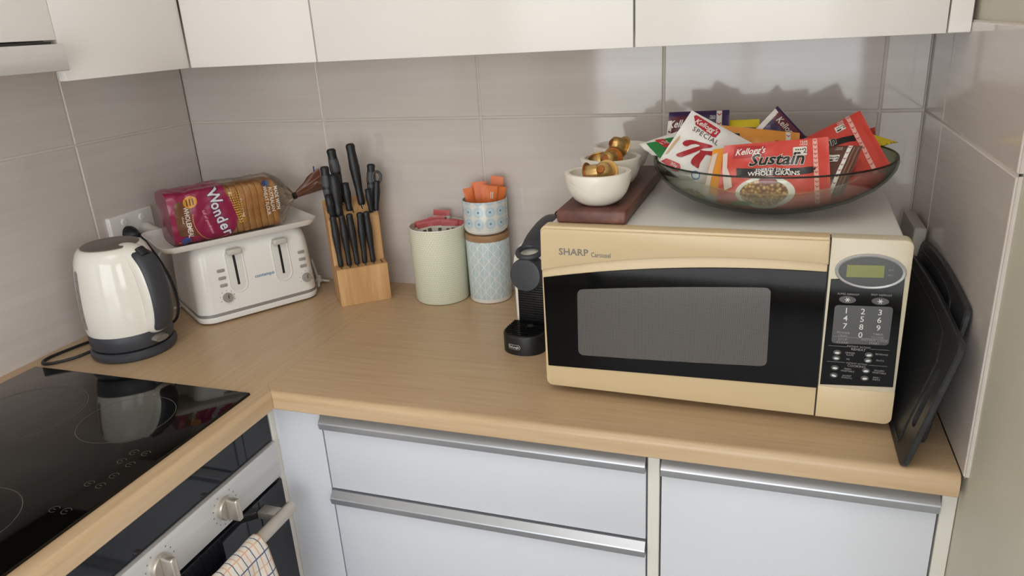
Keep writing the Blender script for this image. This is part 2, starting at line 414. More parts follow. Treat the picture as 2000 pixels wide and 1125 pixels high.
# strips that fill the gaps between units
def strip(label, lo, hi): return tag(MB().box(lo, hi, 0.001, 1).build('filler_strip', M['filler']), label, 'filler strip')
strip('narrow off-white upright strip between the drawers and the cupboard', (1.2955, FY-0.001, 0.10), (1.3145, FY+0.3, B-0.0365))
strip('off-white upright strip between the cupboard and the right wall', (1.7135, FY-0.001, 0.10), (W+T-0.001, FY+0.018, B-0.0365))
t = thing('corner_post', 'white inner corner panel joining the oven side to the drawers', 'cabinet panel', (0, 0, 0))
MB().box((0.580, FY, 0.0), (0.684, FY+0.018, B-0.0365), 0.001, 1).build('wide_panel', M['white_low'], t)
MB().box((0.562, FY-0.012, 0.0), (0.580, FY+0.018, B-0.0365), 0.001, 1).build('side_panel', M['filler'], t)

# ------------------------------------------------------------------ wall cabinets
ZC = B + 0.5655
def wall_unit(name, label, x0, x1, zb=ZC, fill=None):
    t = thing(name, label, 'cabinet'); D = -0.283
    MB().box((x0+0.0005, D+0.019, zb+0.024), (x1-0.0005, -0.001, 2.25)).build('carcass', M['white_gloss'], t, smooth=0)
    MB().box((x0+0.0012, D, zb), (x1-0.0012, D+0.018, 2.25), 0.0012, 2).build('door', M['white_gloss'], t)
    if fill: MB().box((fill[0], D+0.001, zb), (fill[1], D+0.019, 2.25), 0.001, 1).build('end_filler', M['white_gloss'], t)
    return t
wall_unit('wall_cabinet', 'narrow white wall cabinet in the corner above the toaster', 0.2845, 0.5935)
wall_unit('wall_cabinet', 'wide white wall cabinet above the knife block and canisters', 0.5945, 1.2225)
wall_unit('wall_cabinet', 'white wall cabinet over the microwave next to the right wall', 1.2235, 1.695, fill=(1.6962, W-0.0005))
t = thing('wall_cabinet', 'white cabinet on the left wall between corner and range hood', 'cabinet')
MB().box((0.001, -0.598, ZC+0.024), (0.264, -0.266, 2.25)).build('carcass', M['white_gloss'], t, smooth=0)
MB().box((0.265, -0.588, ZC), (0.283, -0.2845, 2.25), 0.0012, 2).build('door', M['white_gloss'], t)
t = thing('wall_cabinet', 'white cabinet on the left wall above the stainless range hood', 'cabinet')
MB().box((0.001, -1.196, B+0.640), (0.264, -0.5995, 2.25)).build('carcass', M['white_gloss'], t, smooth=0)
MB().box((0.265, -1.196, B+0.634), (0.283, -0.5895, 2.25), 0.0012, 2).build('door', M['white_gloss'], t)
t = thing('range_hood', 'slim stainless steel slide-out range hood under the left wall cabinet', 'range hood')
MB().box((0.005, -1.195, B+0.590), (0.285, -0.602, B+0.632), 0.001, 1).build('body', M['shadow'], t)
MB().box((0.280, -1.195, B+0.584), (0.313, -0.602, B+0.6275), 0.002, 2).build('slide_front', M['steel'], t)

# ------------------------------------------------------------------ hob
t = thing('cooktop', 'black ceramic glass cooktop set in the worktop left of the corner', 'cooktop', (0, 0, B))
MB().box((0.040, -1.215, 0.0002), (0.572, -0.622, 0.0055), 0.0015, 2, only=lambda c, d: c.z > 0.005).build('glass_top', M['hob'], t)
def ring(mb, cx, cy, r, w=0.0009, n=64, z=0.0056, arc=(0, 2*PI)):
    a = [mb.bm.verts.new((cx+(r-w)*math.cos(q), cy+(r-w)*math.sin(q), z)) for q in [arc[0]+(arc[1]-arc[0])*i/n for i in range(n+1)]]
    b = [mb.bm.verts.new((cx+(r+w)*math.cos(q), cy+(r+w)*math.sin(q), z)) for q in [arc[0]+(arc[1]-arc[0])*i/n for i in range(n+1)]]
    for i in range(n): mb.bm.faces.new([a[i], b[i], b[i+1], a[i+1]])
for cx, cy, r in ((0.205, -0.785, 0.105), (0.415, -0.755, 0.080), (0.20, -1.06, 0.08), (0.40, -1.06, 0.09)):
    mb = MB(); ring(mb, cx, cy, r, 0.0005)
    if r > 0.1: ring(mb, cx, cy, r-0.005, 0.0003)
    mb.build('heating_zone', M['hobmark'], t, smooth=0)
for cx, cy in ((0.516, -0.841), (0.538, -0.839), (0.516, -0.866), (0.538, -0.871), (0.537, -0.902), (0.516, -0.928), (0.538, -0.928), (0.519, -0.991), (0.540, -0.990)):
    mb = MB(); ring(mb, cx, cy, 0.0068, 0.0004, 24, arc=(0.5, 5.6)); mb.box((cx-0.0025, cy-0.0004, 0.0055), (cx+0.0025, cy+0.0004, 0.0057)); mb.build('touch_key', M['hobmark'], t, smooth=0)

# ------------------------------------------------------------------ oven, towel
t = thing('oven', 'built-in oven with black glass, stainless control strip and bar handle', 'oven', (0, 0, B))
OX = 0.580; OA, OB = -1.19, -0.5945
MB().box((0.06, OA, -0.80), (OX-0.022, OB, -0.0365)).build('housing', M['shadow'], t, smooth=0)
MB().box((OX-0.021, OA, -0.112), (OX-0.002, OB, -0.0375), 0.001, 1).build('upper_strip', M['ovenblack'], t)
cp = MB().box((OX-0.021, OA, -0.1875), (OX+0.006, OB, -0.1125), 0.002, 2).build('control_panel', M['steel'], t)
d = MB().box((OX-0.021, OA, -0.80), (OX+0.004, OB, -0.196), 0.002, 2).build('door', M['ovenblack'], t)
mb = MB()
for y in (OB-0.075, ): mb.box((OX+0.0038, y-0.0004, -0.78), (OX+0.0052, y+0.0004, -0.2))
mb.box((OX-0.0018, OB-0.0754, -0.11), (OX-0.0012, OB-0.0746, -0.04))
hb = MB().tube([(OX+0.052, OB-0.045, -0.222), (OX+0.052, OA+0.045, -0.222)], (0.0120), 20).build('handle_bar', mat('bare_satin_bar', 'c9bfb4', 0.35, 0.6), t)
for y in (OB-0.072, OA+0.072): MB().box((OX+0.004, y-0.012, -0.230), (OX+0.050, y+0.012, -0.214), 0.002, 2).build('handle_bracket', M['nickel'], hb)
mb.build('glass_seam', M['shadow'], t, smooth=0)
for i, ky in enumerate((-0.752, -0.905, -1.06)):
    kz = -0.151
    mx = Matrix.Translation((OX+0.006, ky, kz)) @ Matrix.Rotation(PI/2, 4, 'Y')
    k = MB().lathe([(0, 0), (0.0215, 0), (0.0215, 0.006), (0.0195, 0.008), (0, 0.008)], 40, mx).build('knob', M['nickel'], t)
    gx = mx @ Matrix.Rotation(math.radians(0), 4, 'Z')
    MB().box((-0.0215, -0.0062, 0.007), (0.0215, 0.0062, 0.032), 0.004, 3, gx).build('grip', M['nickel'], k)
    mb = MB()
    for q in range(14):
        a = math.radians(35+q*23); rr = 0.030
        yy, zz = ky+rr*math.sin(a), kz+rr*math.cos(a)
        if zz > -0.117 or zz < -0.184: continue
        mb.box((OX+0.006, yy-0.0011, zz-0.0011), (OX+0.0063, yy+0.0011, zz+0.0011))
    mb.build('dial_marks', M['printdg'], t, smooth=0)
# checked tea towel hung over the oven handle
def towel_mat():
    m = mat('checked_cotton', 'ded6cb', 0.9); g = NG(m)
    tc = g.n('ShaderNodeTexCoord'); sp = g.n('ShaderNodeSeparateXYZ'); g.l(tc.outputs['UV'], sp.inputs[0])
    def lines(c, per, w, off=0.0):
        f = g.math('FRACT', g.math('ADD', g.math('DIVIDE', c, per), off)); return g.math('LESS_THAN', f, w)
    col = g.mix(g.math('MAXIMUM', lines(sp.outputs[0], 0.022, 0.12), lines(sp.outputs[1], 0.022, 0.12)), 'e0d8cc', 'dbb196')
    col = g.mix(g.math('MAXIMUM', lines(sp.outputs[0], 0.022, 0.09, 0.5), lines(sp.outputs[1], 0.044, 0.07, 0.5)), col, '59627c')
    g.color(col); w = g.noise(g.coords((900, 900, 900)), 1.0, 1.0); g.bump(w, 0.3, 0.0004); return m
def towel():
    ax, az = OX+0.052, B-0.222; R = 0.0145; y0, y1 = -0.742, -1.02; Lf, Lb = 0.34, 0.20
    bm = bmesh.new(); uv = bm.loops.layers.uv.new('UVMap'); nu, nv = 60, 70; tot = Lf + PI*R + Lb; vs = {}
    for i in range(nu+1):
        y = y0+(y1-y0)*i/nu; fold = 0.5*math.sin(i*0.55)+0.5*math.sin(i*0.23+1)
        for j in range(nv+1):
            s = tot*j/nv
            if s < Lf:
                d = Lf-s; x = ax+R+0.004+0.010*fold*min(1, d/0.10)+0.01*min(1, d/0.15); z = az-d; yy = y + 0.035*(d/Lf)*(0.5-i/nu)
            elif s < Lf+PI*R:
                a = (s-Lf)/R; x = ax+(R+0.002*fold)*math.cos(a); z = az+(R+0.001)*math.sin(a); yy = y
            else:
                d = s-Lf-PI*R; x = ax-R-0.001-0.006*min(1, d/0.1)*abs(fold); z = az-d; yy = y
            vs[i, j] = bm.verts.new((x, yy, z))
    for i in range(nu):
        for j in range(nv):
            f = bm.faces.new([vs[i, j], vs[i+1, j], vs[i+1, j+1], vs[i, j+1]])
            for lp, (a, b) in zip(f.loops, ((i, j), (i+1, j), (i+1, j+1), (i, j+1))): lp[uv].uv = (a/nu*abs(y1-y0), b/nv*tot)
    mb = MB(); mb.bm.free(); mb.bm = bm
    o = mb.build('tea_towel', towel_mat(), None, smooth=180)
    md = o.modifiers.new('thickness', 'SOLIDIFY'); md.thickness = 0.0018; md.offset = 0
    tag(o, 'checked cotton tea towel hanging over the oven door handle', 'tea towel')
towel()

# ------------------------------------------------------------------ power outlet
t = thing('power_outlet', 'white double power outlet on the left tiled wall behind the kettle', 'power outlet', (0, -0.268, B+0.202))
MB().box((0.0, -0.066, -0.040), (0.011, 0.066, 0.040), 0.004, 3, only=lambda c, d: c.x > 0.002).build('plate', M['twhite'], t)
for y in (-0.026, 0.028):
    MB().lathe([(0, 0), (0.0085, 0), (0.0085, 0.003), (0.007, 0.0045), (0, 0.0048)], 24, Matrix.Translation((0.0105, y, 0.022)) @ Matrix.Rotation(PI/2, 4, 'Y')).build('switch', M['twhite'], t)

# ------------------------------------------------------------------ kettle on its power base
KX, KY = 0.176, -0.492
t = thing('charging_stand', 'round charcoal power stand under the kettle with black cord plugged into the outlet', 'power base', (KX, KY, B))
MB().lathe([(0, 0), (0.078, 0), (0.083, 0.003), (0.0855, 0.009), (0.085, 0.016), (0.080, 0.0205), (0.06, 0.0215), (0, 0.0215)], 64).build('base_disc', M['charcoal'], t)
cord = [(x-KX, y-KY, z) for x, y, z in [(0.105, -0.535, 0.008), (0.088, -0.572, 0.005), (0.062, -0.600, 0.004), (0.043, -0.606, 0.004), (0.030, -0.592, 0.004), (0.030, -0.560, 0.004), (0.050, -0.480, 0.004), (0.085, -0.400, 0.004), (0.130, -0.372, 0.004), (0.165, -0.360, 0.010), (0.170, -0.345, 0.045), (0.155, -0.335, 0.100), (0.120, -0.322, 0.145), (0.075, -0.300, 0.172), (0.055, -0.292, 0.188), (0.047, -0.292, 0.194)]]
MB().tube(cord, 0.0033, 10, smooth=8).build('cord', M['black'], t)
MB().tube([(-0.1648, 0.202, 0.1945), (-0.154, 0.202, 0.1945), (-0.144, 0.201, 0.1945), (-0.134, 0.2, 0.194), (-0.126, 0.199, 0.193)], [(0.019, 0.017), (0.019, 0.017), (0.014, 0.014), (0.0065, 0.0065), (0.005, 0.005)], 18, smooth=4).build('plug', M['black'], t)

t = thing('kettle', 'white electric kettle with charcoal handle strip and grey lid', 'kettle', (KX, KY, B+0.0222), 0.0)
kprof = [(0.0815, 0.034), (0.0832, 0.045), (0.0842, 0.070), (0.0832, 0.100), (0.0805, 0.135), (0.0770, 0.165), (0.0730, 0.188), (0.0670, 0.204), (0.0610, 0.2115), (0.0570, 0.213)]
MB().lathe([(0, 0.034)] + kprof + [(0, 0.213)], 72).build('body', M['kwhite'], t)
MB().lathe([(0, 0.0), (0.076, 0.0), (0.080, 0.003), (0.0825, 0.012), (0.0822, 0.034), (0.0815, 0.0352), (0, 0.0352)], 72).build('lower_band', M['charcoal'], t)
lid = MB().lathe([(0, 0.2128), (0.0555, 0.2128), (0.0558, 0.2145), (0.053, 0.2160), (0, 0.2168)], 56).build('lid', mat('grey_brown_lid', '6f665f', 0.32, 0.3), t)
def krad(z):
    for (r0, z0), (r1, z1) in zip(kprof, kprof[1:]):
        if z0 <= z <= z1: return r0+(r1-r0)*(z-z0)/(z1-z0)
    return 0.0815
HA = math.radians(-3)
hp = [(0.050, 0.206), (0.066, 0.203), (0.085, 0.193), (0.100, 0.170), (0.108, 0.135), (0.110, 0.100), (0.106, 0.068), (0.096, 0.045), (0.084, 0.036)]
def hpts(off, lo, hi): return [((r+off)*math.cos(HA), (r+off)*math.sin(HA), z) for r, z in hp[lo:hi]]
MB().tube(hpts(-0.016, 0, 9), [(0.012, 0.019), (0.015, 0.024), (0.019, 0.0265), (0.022, 0.0272), (0.023, 0.0275), (0.023, 0.0275), (0.021, 0.027), (0.019, 0.026), (0.012, 0.022)], 24, smooth=6, up=(math.cos(HA), math.sin(HA), 0.3)).build('handle', M['kwhite'], t)
hs = MB().tube(hpts(0.001, 0, 9), [(0.005, 0.012), (0.008, 0.019), (0.009, 0.0230), (0.0095, 0.0245), (0.0095, 0.0250), (0.0095, 0.0250), (0.0095, 0.0245), (0.009, 0.022), (0.006, 0.015)], 20, smooth=6, up=(math.cos(HA), math.sin(HA), 0.3)).build('handle_grip', M['charcoal'], t)
MB().tube([(0.080*math.cos(HA), 0.080*math.sin(HA), 0.2095), (0.094*math.cos(HA), 0.094*math.sin(HA), 0.1960)], [(0.006, 0.011), (0.006, 0.011)], 20, up=(1, 0, 1)).build('lid_button', M['black'], hs)
def onkettle(a0, off):
    def f(x, y): r = krad(y)+off; a = a0+x/0.084; return (r*math.cos(a), r*math.sin(a), y)
    return f
mb = MB(); lay(mb, poly_bm(rrect(-0.0085, 0.050, 0.0085, 0.176, 0.0083, 8)), onkettle(math.radians(-113), 0.0006), step=0.006)
wg = mb.build('water_window', mat('grey_water_gauge', '8d8780', 0.2), t)
mb = MB()
for k in range(5): lay(mb, poly_bm(rrect(-0.003, 0.07+k*0.021, 0.003, 0.0715+k*0.021, 0.0006, 2)), onkettle(math.radians(-113), 0.001), step=0.004)
mb.build('level_marks', M['btnd'], wg)
MB().tube([(0.074*math.cos(q), 0.074*math.sin(q), 0.017) for q in (math.radians(-6),)] + [(0.0925*math.cos(math.radians(-6)), 0.0925*math.sin(math.radians(-6)), 0.0145)], [(0.0095, 0.019), (0.006, 0.016)], 20, up=(0, 0, 1)).build('power_switch', mat('smoky_clear_plastic', '8f8880', 0.15, 0, Transmission_Weight=0.3), t)

# ------------------------------------------------------------------ toaster
TA = math.radians(56.4)
t = thing('toaster', 'white four-slice toaster with two levers and grey dials', 'toaster', (0.243, -0.190, B), TA)
HX, HY = 0.147, 0.112
def toaster_body(mb, x, y, r, zs):
    """loft of rounded rectangles: zs = (z, inset)"""
    rings = []
    for z, i in zs: rings.append([mb.bm.verts.new((px, py, z)) for px, py in rrect(-x+i, -y+i, x-i, y-i, max(r-i*0.5, 0.004), 8)])
    n = len(rings[0])
    for a, b in zip(rings, rings[1:]):
        for k in range(n): f = mb.bm.faces.new([a[k], a[(k+1) % n], b[(k+1) % n], b[k]]); f.material_index = mb.mi
    for rg in (rings[0][::-1], rings[-1]): f = mb.bm.faces.new(rg); f.material_index = mb.mi
tz = [(0.026, 0.003), (0.05, 0.004), (0.10, 0.0065), (0.14, 0.0085), (0.160, 0.011), (0.172, 0.015), (0.180, 0.021), (0.1845, 0.030)]
mb = MB(); toaster_body(mb, HX, HY, 0.035, tz); mb.build('body', M['twhite'], t)
mb = MB(); toaster_body(mb, HX, HY, 0.037, [(0.004, 0.006), (0.006, 0.003), (0.017, 0.0005), (0.019, 0.001)]); mb.build('base', M['twhite'], t)
mb = MB(); toaster_body(mb, HX, HY, 0.036, [(0.0188, 0.0022), (0.0265, 0.0022)]); mb.build('trim_band', mat('grey_trim_band', '9a9895', 0.35, 0.3), t)
for sx in (-0.11, 0.11):
    for sy in (-0.075, 0.075): MB().lathe([(0, 0), (0.011, 0), (0.011, 0.0045), (0, 0.0045)], 16, Matrix.Translation((sx, sy, 0))).build('foot', M['btnd'], t)
def tface(z):                          # y of the front face at height z
    for (z0, i0), (z1, i1) in zip(tz, tz[1:]):
        if z0 <= z <= z1: return -HY+i0+(i1-i0)*(z-z0)/(z1-z0)
    return -HY+0.003
for lx in (-0.047, 0.061):
    # recess with a raised rim, its dark slot and the lever
    mb = MB(); lay(mb, poly_bm(rrect(lx-0.020, 0.066, lx+0.020, 0.172, 0.0195, 8)), lambda x, y: (x, tface(y)-0.0012, y), step=0.012)
    rec = mb.build('lever_recess', mat('white_recess', 'dfddd8', 0.3), t)
    o = rrect(lx-0.020, 0.066, lx+0.020, 0.172, 0.0195, 8); o = [p for p in o]
    MB().tube([(x, tface(z)-0.0012, z) for x, z in o + o[:2]], 0.0016, 8).build('rim', M['twhite'], rec)
    mb = MB(); lay(mb, poly_bm(rrect(lx-0.0028, 0.083, lx+0.0028, 0.158, 0.001, 2)), lambda x, y: (x, tface(y)-0.0018, y), step=0.012); mb.build('slot', M['black'], rec)
    MB().box((lx-0.016, tface(0.164)-0.020, 0.1565), (lx+0.018, tface(0.164)-0.0005, 0.170), 0.004, 3).build('lever', mat('pale_grey_lever', 'c3c0b6', 0.35), t)
for bx, dx in ((-0.0815, -0.078), (0.111, 0.114)):
    for bz in (0.124, 0.1062, 0.089):
        MB().box((bx-0.0085, tface(bz)-0.004, bz-0.0035), (bx+0.0085, tface(bz)+0.001, bz+0.0035), 0.003, 3).build('button', M['btn'], t)
    dz = 0.059
    k = MB().lathe([(0, 0), (0.0112, 0), (0.0112, 0.003), (0.0098, 0.010), (0.009, 0.011), (0, 0.011)], 32, Matrix.Translation((dx, tface(dz)+0.001, dz)) @ Matrix.Rotation(PI/2, 4, 'X')).build('dial', M['btn'], t)
    MB().box((dx-0.0012, tface(dz)-0.0112, dz), (dx+0.0012, tface(dz)-0.0098, dz+0.009)).build('pointer', M['btnd'], k)
    mb = MB()
    for q in range(-3, 4):
        a = math.radians(q*38); lay(mb, poly_bm(ell(dx+0.0165*math.sin(a), dz+0.0165*math.cos(a), 0.001, 0.001, 8)), lambda x, y: (x, tface(y)-0.0006, y))
    mb.build('dial_marks', M['btnd'], t)
mb = MB(); lay(mb, text_bm('contempo', 0.0115, bold=0.012), lambda x, y: (x, tface(y)-0.0005, y), (0.0155, 0.0915), 0, 0.01); mb.build('lettering', M['blueprint'], t)
MB().tube([(0.10, 0.108, 0.02), (0.145, 0.103, 0.006), (0.170, 0.060, 0.005), (0.168, 0.0, 0.005), (0.163, -0.045, 0.006), (0.166, -0.048, 0.014), (0.178, -0.01, 0.03), (0.183, 0.02, 0.060)], 0.003, 8, smooth=6).tube([(0.165, -0.040, 0.006), (0.173, -0.030, 0.020), (0.185, -0.015, 0.011), (0.205, -0.022, 0.005), (0.19, 0.0, 0.005), (0.175, -0.02, 0.018)], 0.003, 8, smooth=6).build('cord', M['cordw'], t)
MB().tube([(0.172, -0.034, 0.017), (0.180, -0.020, 0.022)], [(0.008, 0.008), (0.006, 0.006)], 10).build('cord_tie', M['cordw'], t)
# lead running behind the toaster to the wall outlet, with its plug (toaster coordinates)
def tl(x, y, z):                       # world -> toaster
    dx, dy = x-0.243, y+0.190; c, s_ = math.cos(TA), math.sin(TA); return (dx*c+dy*s_, -dx*s_+dy*c, z)
MB().tube([tl(0.0112, -0.240, 0.1925), tl(0.022, -0.240, 0.1925), tl(0.034, -0.238, 0.191), tl(0.050, -0.234, 0.188), tl(0.06, -0.232, 0.186)], [(0.0175, 0.0175), (0.0175, 0.0175), (0.012, 0.012), (0.007, 0.007), (0.0045, 0.0045)], 18, smooth=4).build('plug', M['cordw'], t)
MB().tube([tl(0.058, -0.232, 0.186), tl(0.068, -0.235, 0.165), tl(0.060, -0.285, 0.11), tl(0.065, -0.31, 0.05), tl(0.085, -0.30, 0.012), tl(0.095, -0.26, 0.005), tl(0.07, -0.2, 0.004)], 0.003, 8, smooth=8).build('lead', M['cordw'], t)
# shallow white tray lying on the toaster
t = thing('tray', 'shallow white plastic tray lying on top of the toaster under the bread', 'tray', (0.243, -0.190, B+0.1848), TA)
mb = MB(); prof = [(0.0, 0.022), (0.0012, 0.012), (0.0030, 0.004), (0.0085, 0.0004), (0.0175, 0.0)]
rings = []
def trect(i, z): return [mb.bm.verts.new((x-0.012, y+0.002, z)) for x, y in rrect(-0.186+i, -0.128+i, 0.176-i, 0.088-i, 0.032-i*0.6, 8)]
outer = [trect(i*1.0, z) for z, i in [(0.0, 0.024), (0.003, 0.010), (0.010, 0.004), (0.0175, 0.0)]]
inner = [trect(i, z) for z, i in [(0.0175, 0.003), (0.011, 0.0068), (0.005, 0.0125), (0.0028, 0.026)]]
allr = outer + inner; n = len(allr[0])
for a, b in zip(allr, allr[1:]):
    for k in range(n): mb.bm.faces.new([a[k], a[(k+1) % n], b[(k+1) % n], b[k]])
mb.bm.faces.new(allr[0][::-1]); mb.bm.faces.new(allr[-1])
mb.build('dish', M['twhite'], t, recalc=True)

# ------------------------------------------------------------------ sliced bread in its bag, on the tray
BR = math.radians(56.4)
def onto(x, y, z):                     # toaster coordinates -> world
    c, s_ = math.cos(TA), math.sin(TA); return (0.243+x*c-y*s_, -0.190+x*s_+y*c, z)
BZ = B + 0.1880
bag = thing('bread_bag', 'magenta and clear plastic bread bag tied at one end lying on the tray', 'bread bag', onto(-0.020, -0.022, BZ), TA)
BL, BA, BH = 0.137, 0.056, 0.060       # half length, half depth, half height
def bag_r(x):
    """how far the bag has drawn in at x (-1..1 along the loaf)"""
    e = 1.0
    if x > 0.80: e = 1-0.80*((x-0.80)/0.32)**1.6
    if x < -0.93: e = 1-0.05*((-0.93-x)/0.07)
    return max(e, 0.06)
def bag_pt(x, a, off=0.0, wr=1.0):
    """x in metres along the bag, a = angle around it"""
    k = bag_r(x/BL); ca, sa = math.cos(a), math.sin(a)
    q = (abs(ca)**6 + abs(sa)**6)**(-1/6)
    w = noise.noise(Vector((x*38, ca*2.2, sa*2.2)))*0.0034*wr + noise.noise(Vector((x*90+3, ca*5, sa*5)))*0.0017*wr
    y = (BA*k+w+off)*q*ca; z = (BH*k+w+off)*q*sa
    top = max(0.0, sa)
    return Vector((x, y, max(BH+z, 0.0006 if off == 0 else 0.0004) + top*0.004*noise.noise(Vector((x*25, 7, ca)))*wr))
def bag_front(off):
    def f(x, h):                       # h: height on the front face
        z = (h-BH)/BH; z = max(-0.985, min(0.985, z)); a = PI + math.atan2(-z, 1.0)
        # find the angle whose superellipse height is z
        ca = (1-abs(z)**6)**(1/6); a = math.atan2(z, -ca); return bag_pt(x, a, off)
    return f
NA = 72
mfilm = mat('magenta_printed_film', '8f2347', 0.22)
mclear = thin_glass('clear_film', 'f7f2ea', 0.22, rough=0.10)
X1 = -0.010                             # print ends, clear film begins
MB().grid(lambda u, v: bag_pt(-BL+(X1+BL)*v, 2*PI*u), NA, 28, True).build('printed_film', mfilm, bag)
XE = BL*1.06
MB().grid(lambda u, v: bag_pt(X1+(XE-X1)*v, 2*PI*u), NA, 40, True).build('clear_film', mclear, bag)
mb = MB()                               # folded end of the bag
mb.grid(lambda u, v: bag_pt(-BL, 2*PI*u).lerp(Vector((-BL-0.003*math.sin(v*PI)-0.004*v, 0, BH)), v), NA, 8, True); mb.build('folded_end', mat('magenta_fold', '7d2443', 0.25), bag)
# gathered neck and tail
c0 = Vector((XE, 0, BH)); neck = Vector((0.166, -0.004, BH-0.004)); tail = Vector((0.228, -0.010, BH+0.028))
def tailpt(u, v):
    a = 2*PI*u
    if v < 0.35:
        t_ = v/0.35; p = bag_pt(XE, a).lerp(neck + Vector((0, 0.006*math.cos(a), 0.006*math.sin(a))), t_); r = 0.004*math.sin(t_*PI)*math.cos(9*a)
        return p + Vector((0, r*math.cos(a), r*math.sin(a)))
    t_ = (v-0.35)/0.65; c = neck.lerp(tail, t_); w = 0.006+0.026*t_**0.8; h = 0.006+0.012*t_*(1+0.5*math.cos(7*a))
    return c + Vector((0.010*math.sin(3*a+1)*t_+0.006*noise.noise(Vector((a*2, t_*3, 1)))*t_, w*0.75*math.cos(a)+0.004*math.sin(6*a)*t_, h*math.sin(a)+0.006*math.sin(4*a)*t_))
MB().grid(lambda u, v: tailpt(u, 0.35*v), 64, 12, True).build('gathered_neck', mclear, bag)
tl_ = MB().grid(lambda u, v: tailpt(u, 0.35+0.65*v), 64, 14, True).build('tail', mat('brown_tail_film', '6b4433', 0.18), bag)
MB().tube([neck+Vector((-0.002, 0, 0)), neck+Vector((0.005, 0, 0.0015))], 0.0085, 16).build('tie', mat('dark_tie', '241a16', 0.4), bag)
MB().box((0.222, -0.014, BH+0.040), (0.225, -0.011, BH+0.062), 0.0005, 1).build('blue_tag', mat('blue_tag', '3a4f86', 0.4), bag)
# printing on the front: (x along the bag, height); words read downwards
FR = bag_front(0.0010); FR2 = bag_front(0.0016); FR3 = bag_front(0.0020)
mprint = lambda n, c: mat(n, c, 0.3)
mb = MB(); lay(mb, poly_bm(rrect(-0.126, 0.022, -0.066, 0.100, 0.012, 6)), FR, step=0.006); mb.build('brown_panel', mprint('brown_print', '6d4630'), bag)
mb = MB(); lay(mb, poly_bm(ell(-0.044, 0.056, 0.050, 0.060, 40)), bag_front(0.0013), step=0.006); mb.build('crimson_shape', mprint('crimson_print', '8c1e45'), bag)
mb = MB(); o = ell(-0.046, 0.054, 0.046, 0.052, 40); o2 = ell(-0.046, 0.054, 0.0445, 0.0505, 40)
for i in range(18, 34): lay(mb, poly_bm([o[i], o[(i+1) % 40], o2[(i+1) % 40], o2[i]]), FR2)
mb.build('gold_line', mprint('gold_print', 'c79353'), bag)
mb = MB(); lay(mb, poly_bm(ell(-0.090, 0.0965, 0.0150, 0.0130, 30)), FR2, step=0.006); sl = mb.build('round_seal', mprint('amber_print', 'cf8f36'), bag)
mb = MB()
for k in range(3): lay(mb, poly_bm(rrect(-0.098+k*0.0065, 0.089, -0.0955+k*0.0065, 0.104, 0.001, 2)), FR3, step=0.006)
mb.build('seal_marks', mprint('dark_brown_print', '5a3417'), sl)
DN = -PI/2
mb = MB(); lay(mb, text_bm('WHOLEMEAL', 0.0145, bold=0.02, sx=0.80), FR2, (-0.102, 0.0535), DN, 0.005); lay(mb, text_bm('sliced', 0.007), FR2, (-0.112, 0.060), DN, 0.005)
mb.build('wholemeal_lettering', mprint('cream_print', 'e6d6c8'), bag)
for nm, m_, bo, f_ in (('wonder_shadow', mprint('navy_print', '2a2152'), 0.062, FR2), ('wonder_lettering', mprint('white_letter_print', 'd9d3d6'), 0.022, FR3)):
    mb = MB()
    for i, ch in enumerate('Wonder'):
        xs = (-0.0375, -0.037, -0.0345, -0.0305, -0.0255, -0.020)[i]; hs_ = (0.0985, 0.0785, 0.0625, 0.0465, 0.0305, 0.0165)[i]
        lay(mb, text_bm(ch, 0.034 if i else 0.036, bold=bo, sx=0.86), f_, (xs, hs_), DN+math.radians(14), 0.005)
    mb.build(nm, m_, bag)
mb = MB(); lay(mb, text_bm('full of goodness', 0.0088, shear=0.15), FR2, (-0.0600, 0.047), DN+math.radians(14), 0.005); mb.build('small_lettering', mprint('pink_print', 'e3a9b4'), bag)
# ears of wheat beside the name
mb = MB()
for ex, tilt in ((0.004, 0.25), (0.016, 0.12), (-0.002, 0.42)):
    for k in range(13):
        h = 0.098-k*0.0056; x = ex + (0.098-h)*tilt*0.5
        for sgn in (-1, 1): lay(mb, poly_bm([(x+sgn*0.0006, h), (x+sgn*0.0034, h+0.0012), (x+sgn*0.0046, h+0.0045), (x+sgn*0.0016, h+0.0030)]), FR2)
mb.build('wheat_ears', mprint('wheat_print', 'd8a74a'), bag)
mb = MB()
for k, s_ in enumerate(('MADE WITH', 'AUSTRALIAN', 'WHEAT FLOUR')): lay(mb, text_bm(s_, 0.0125, bold=0.012, sx=0.78), FR2, (0.104-k*0.0125, 0.071-k*0.001), DN, 0.005)
mb.build('clear_side_lettering', mprint('cream_print_b', 'e9dccb'), bag)
mb = MB(); lay(mb, poly_bm(ell(0.083, 0.108, 0.009, 0.0065, 24)), FR2, step=0.005); mb.build('blue_oval', mprint('blue_oval_print', '3a4670'), bag)
mb = MB(); lay(mb, poly_bm(ell(-0.112, 0.012, 0.011, 0.0085, 24)), FR2, step=0.005); mb.build('blue_badge', mprint('blue_badge_print', '454f8c'), bag)
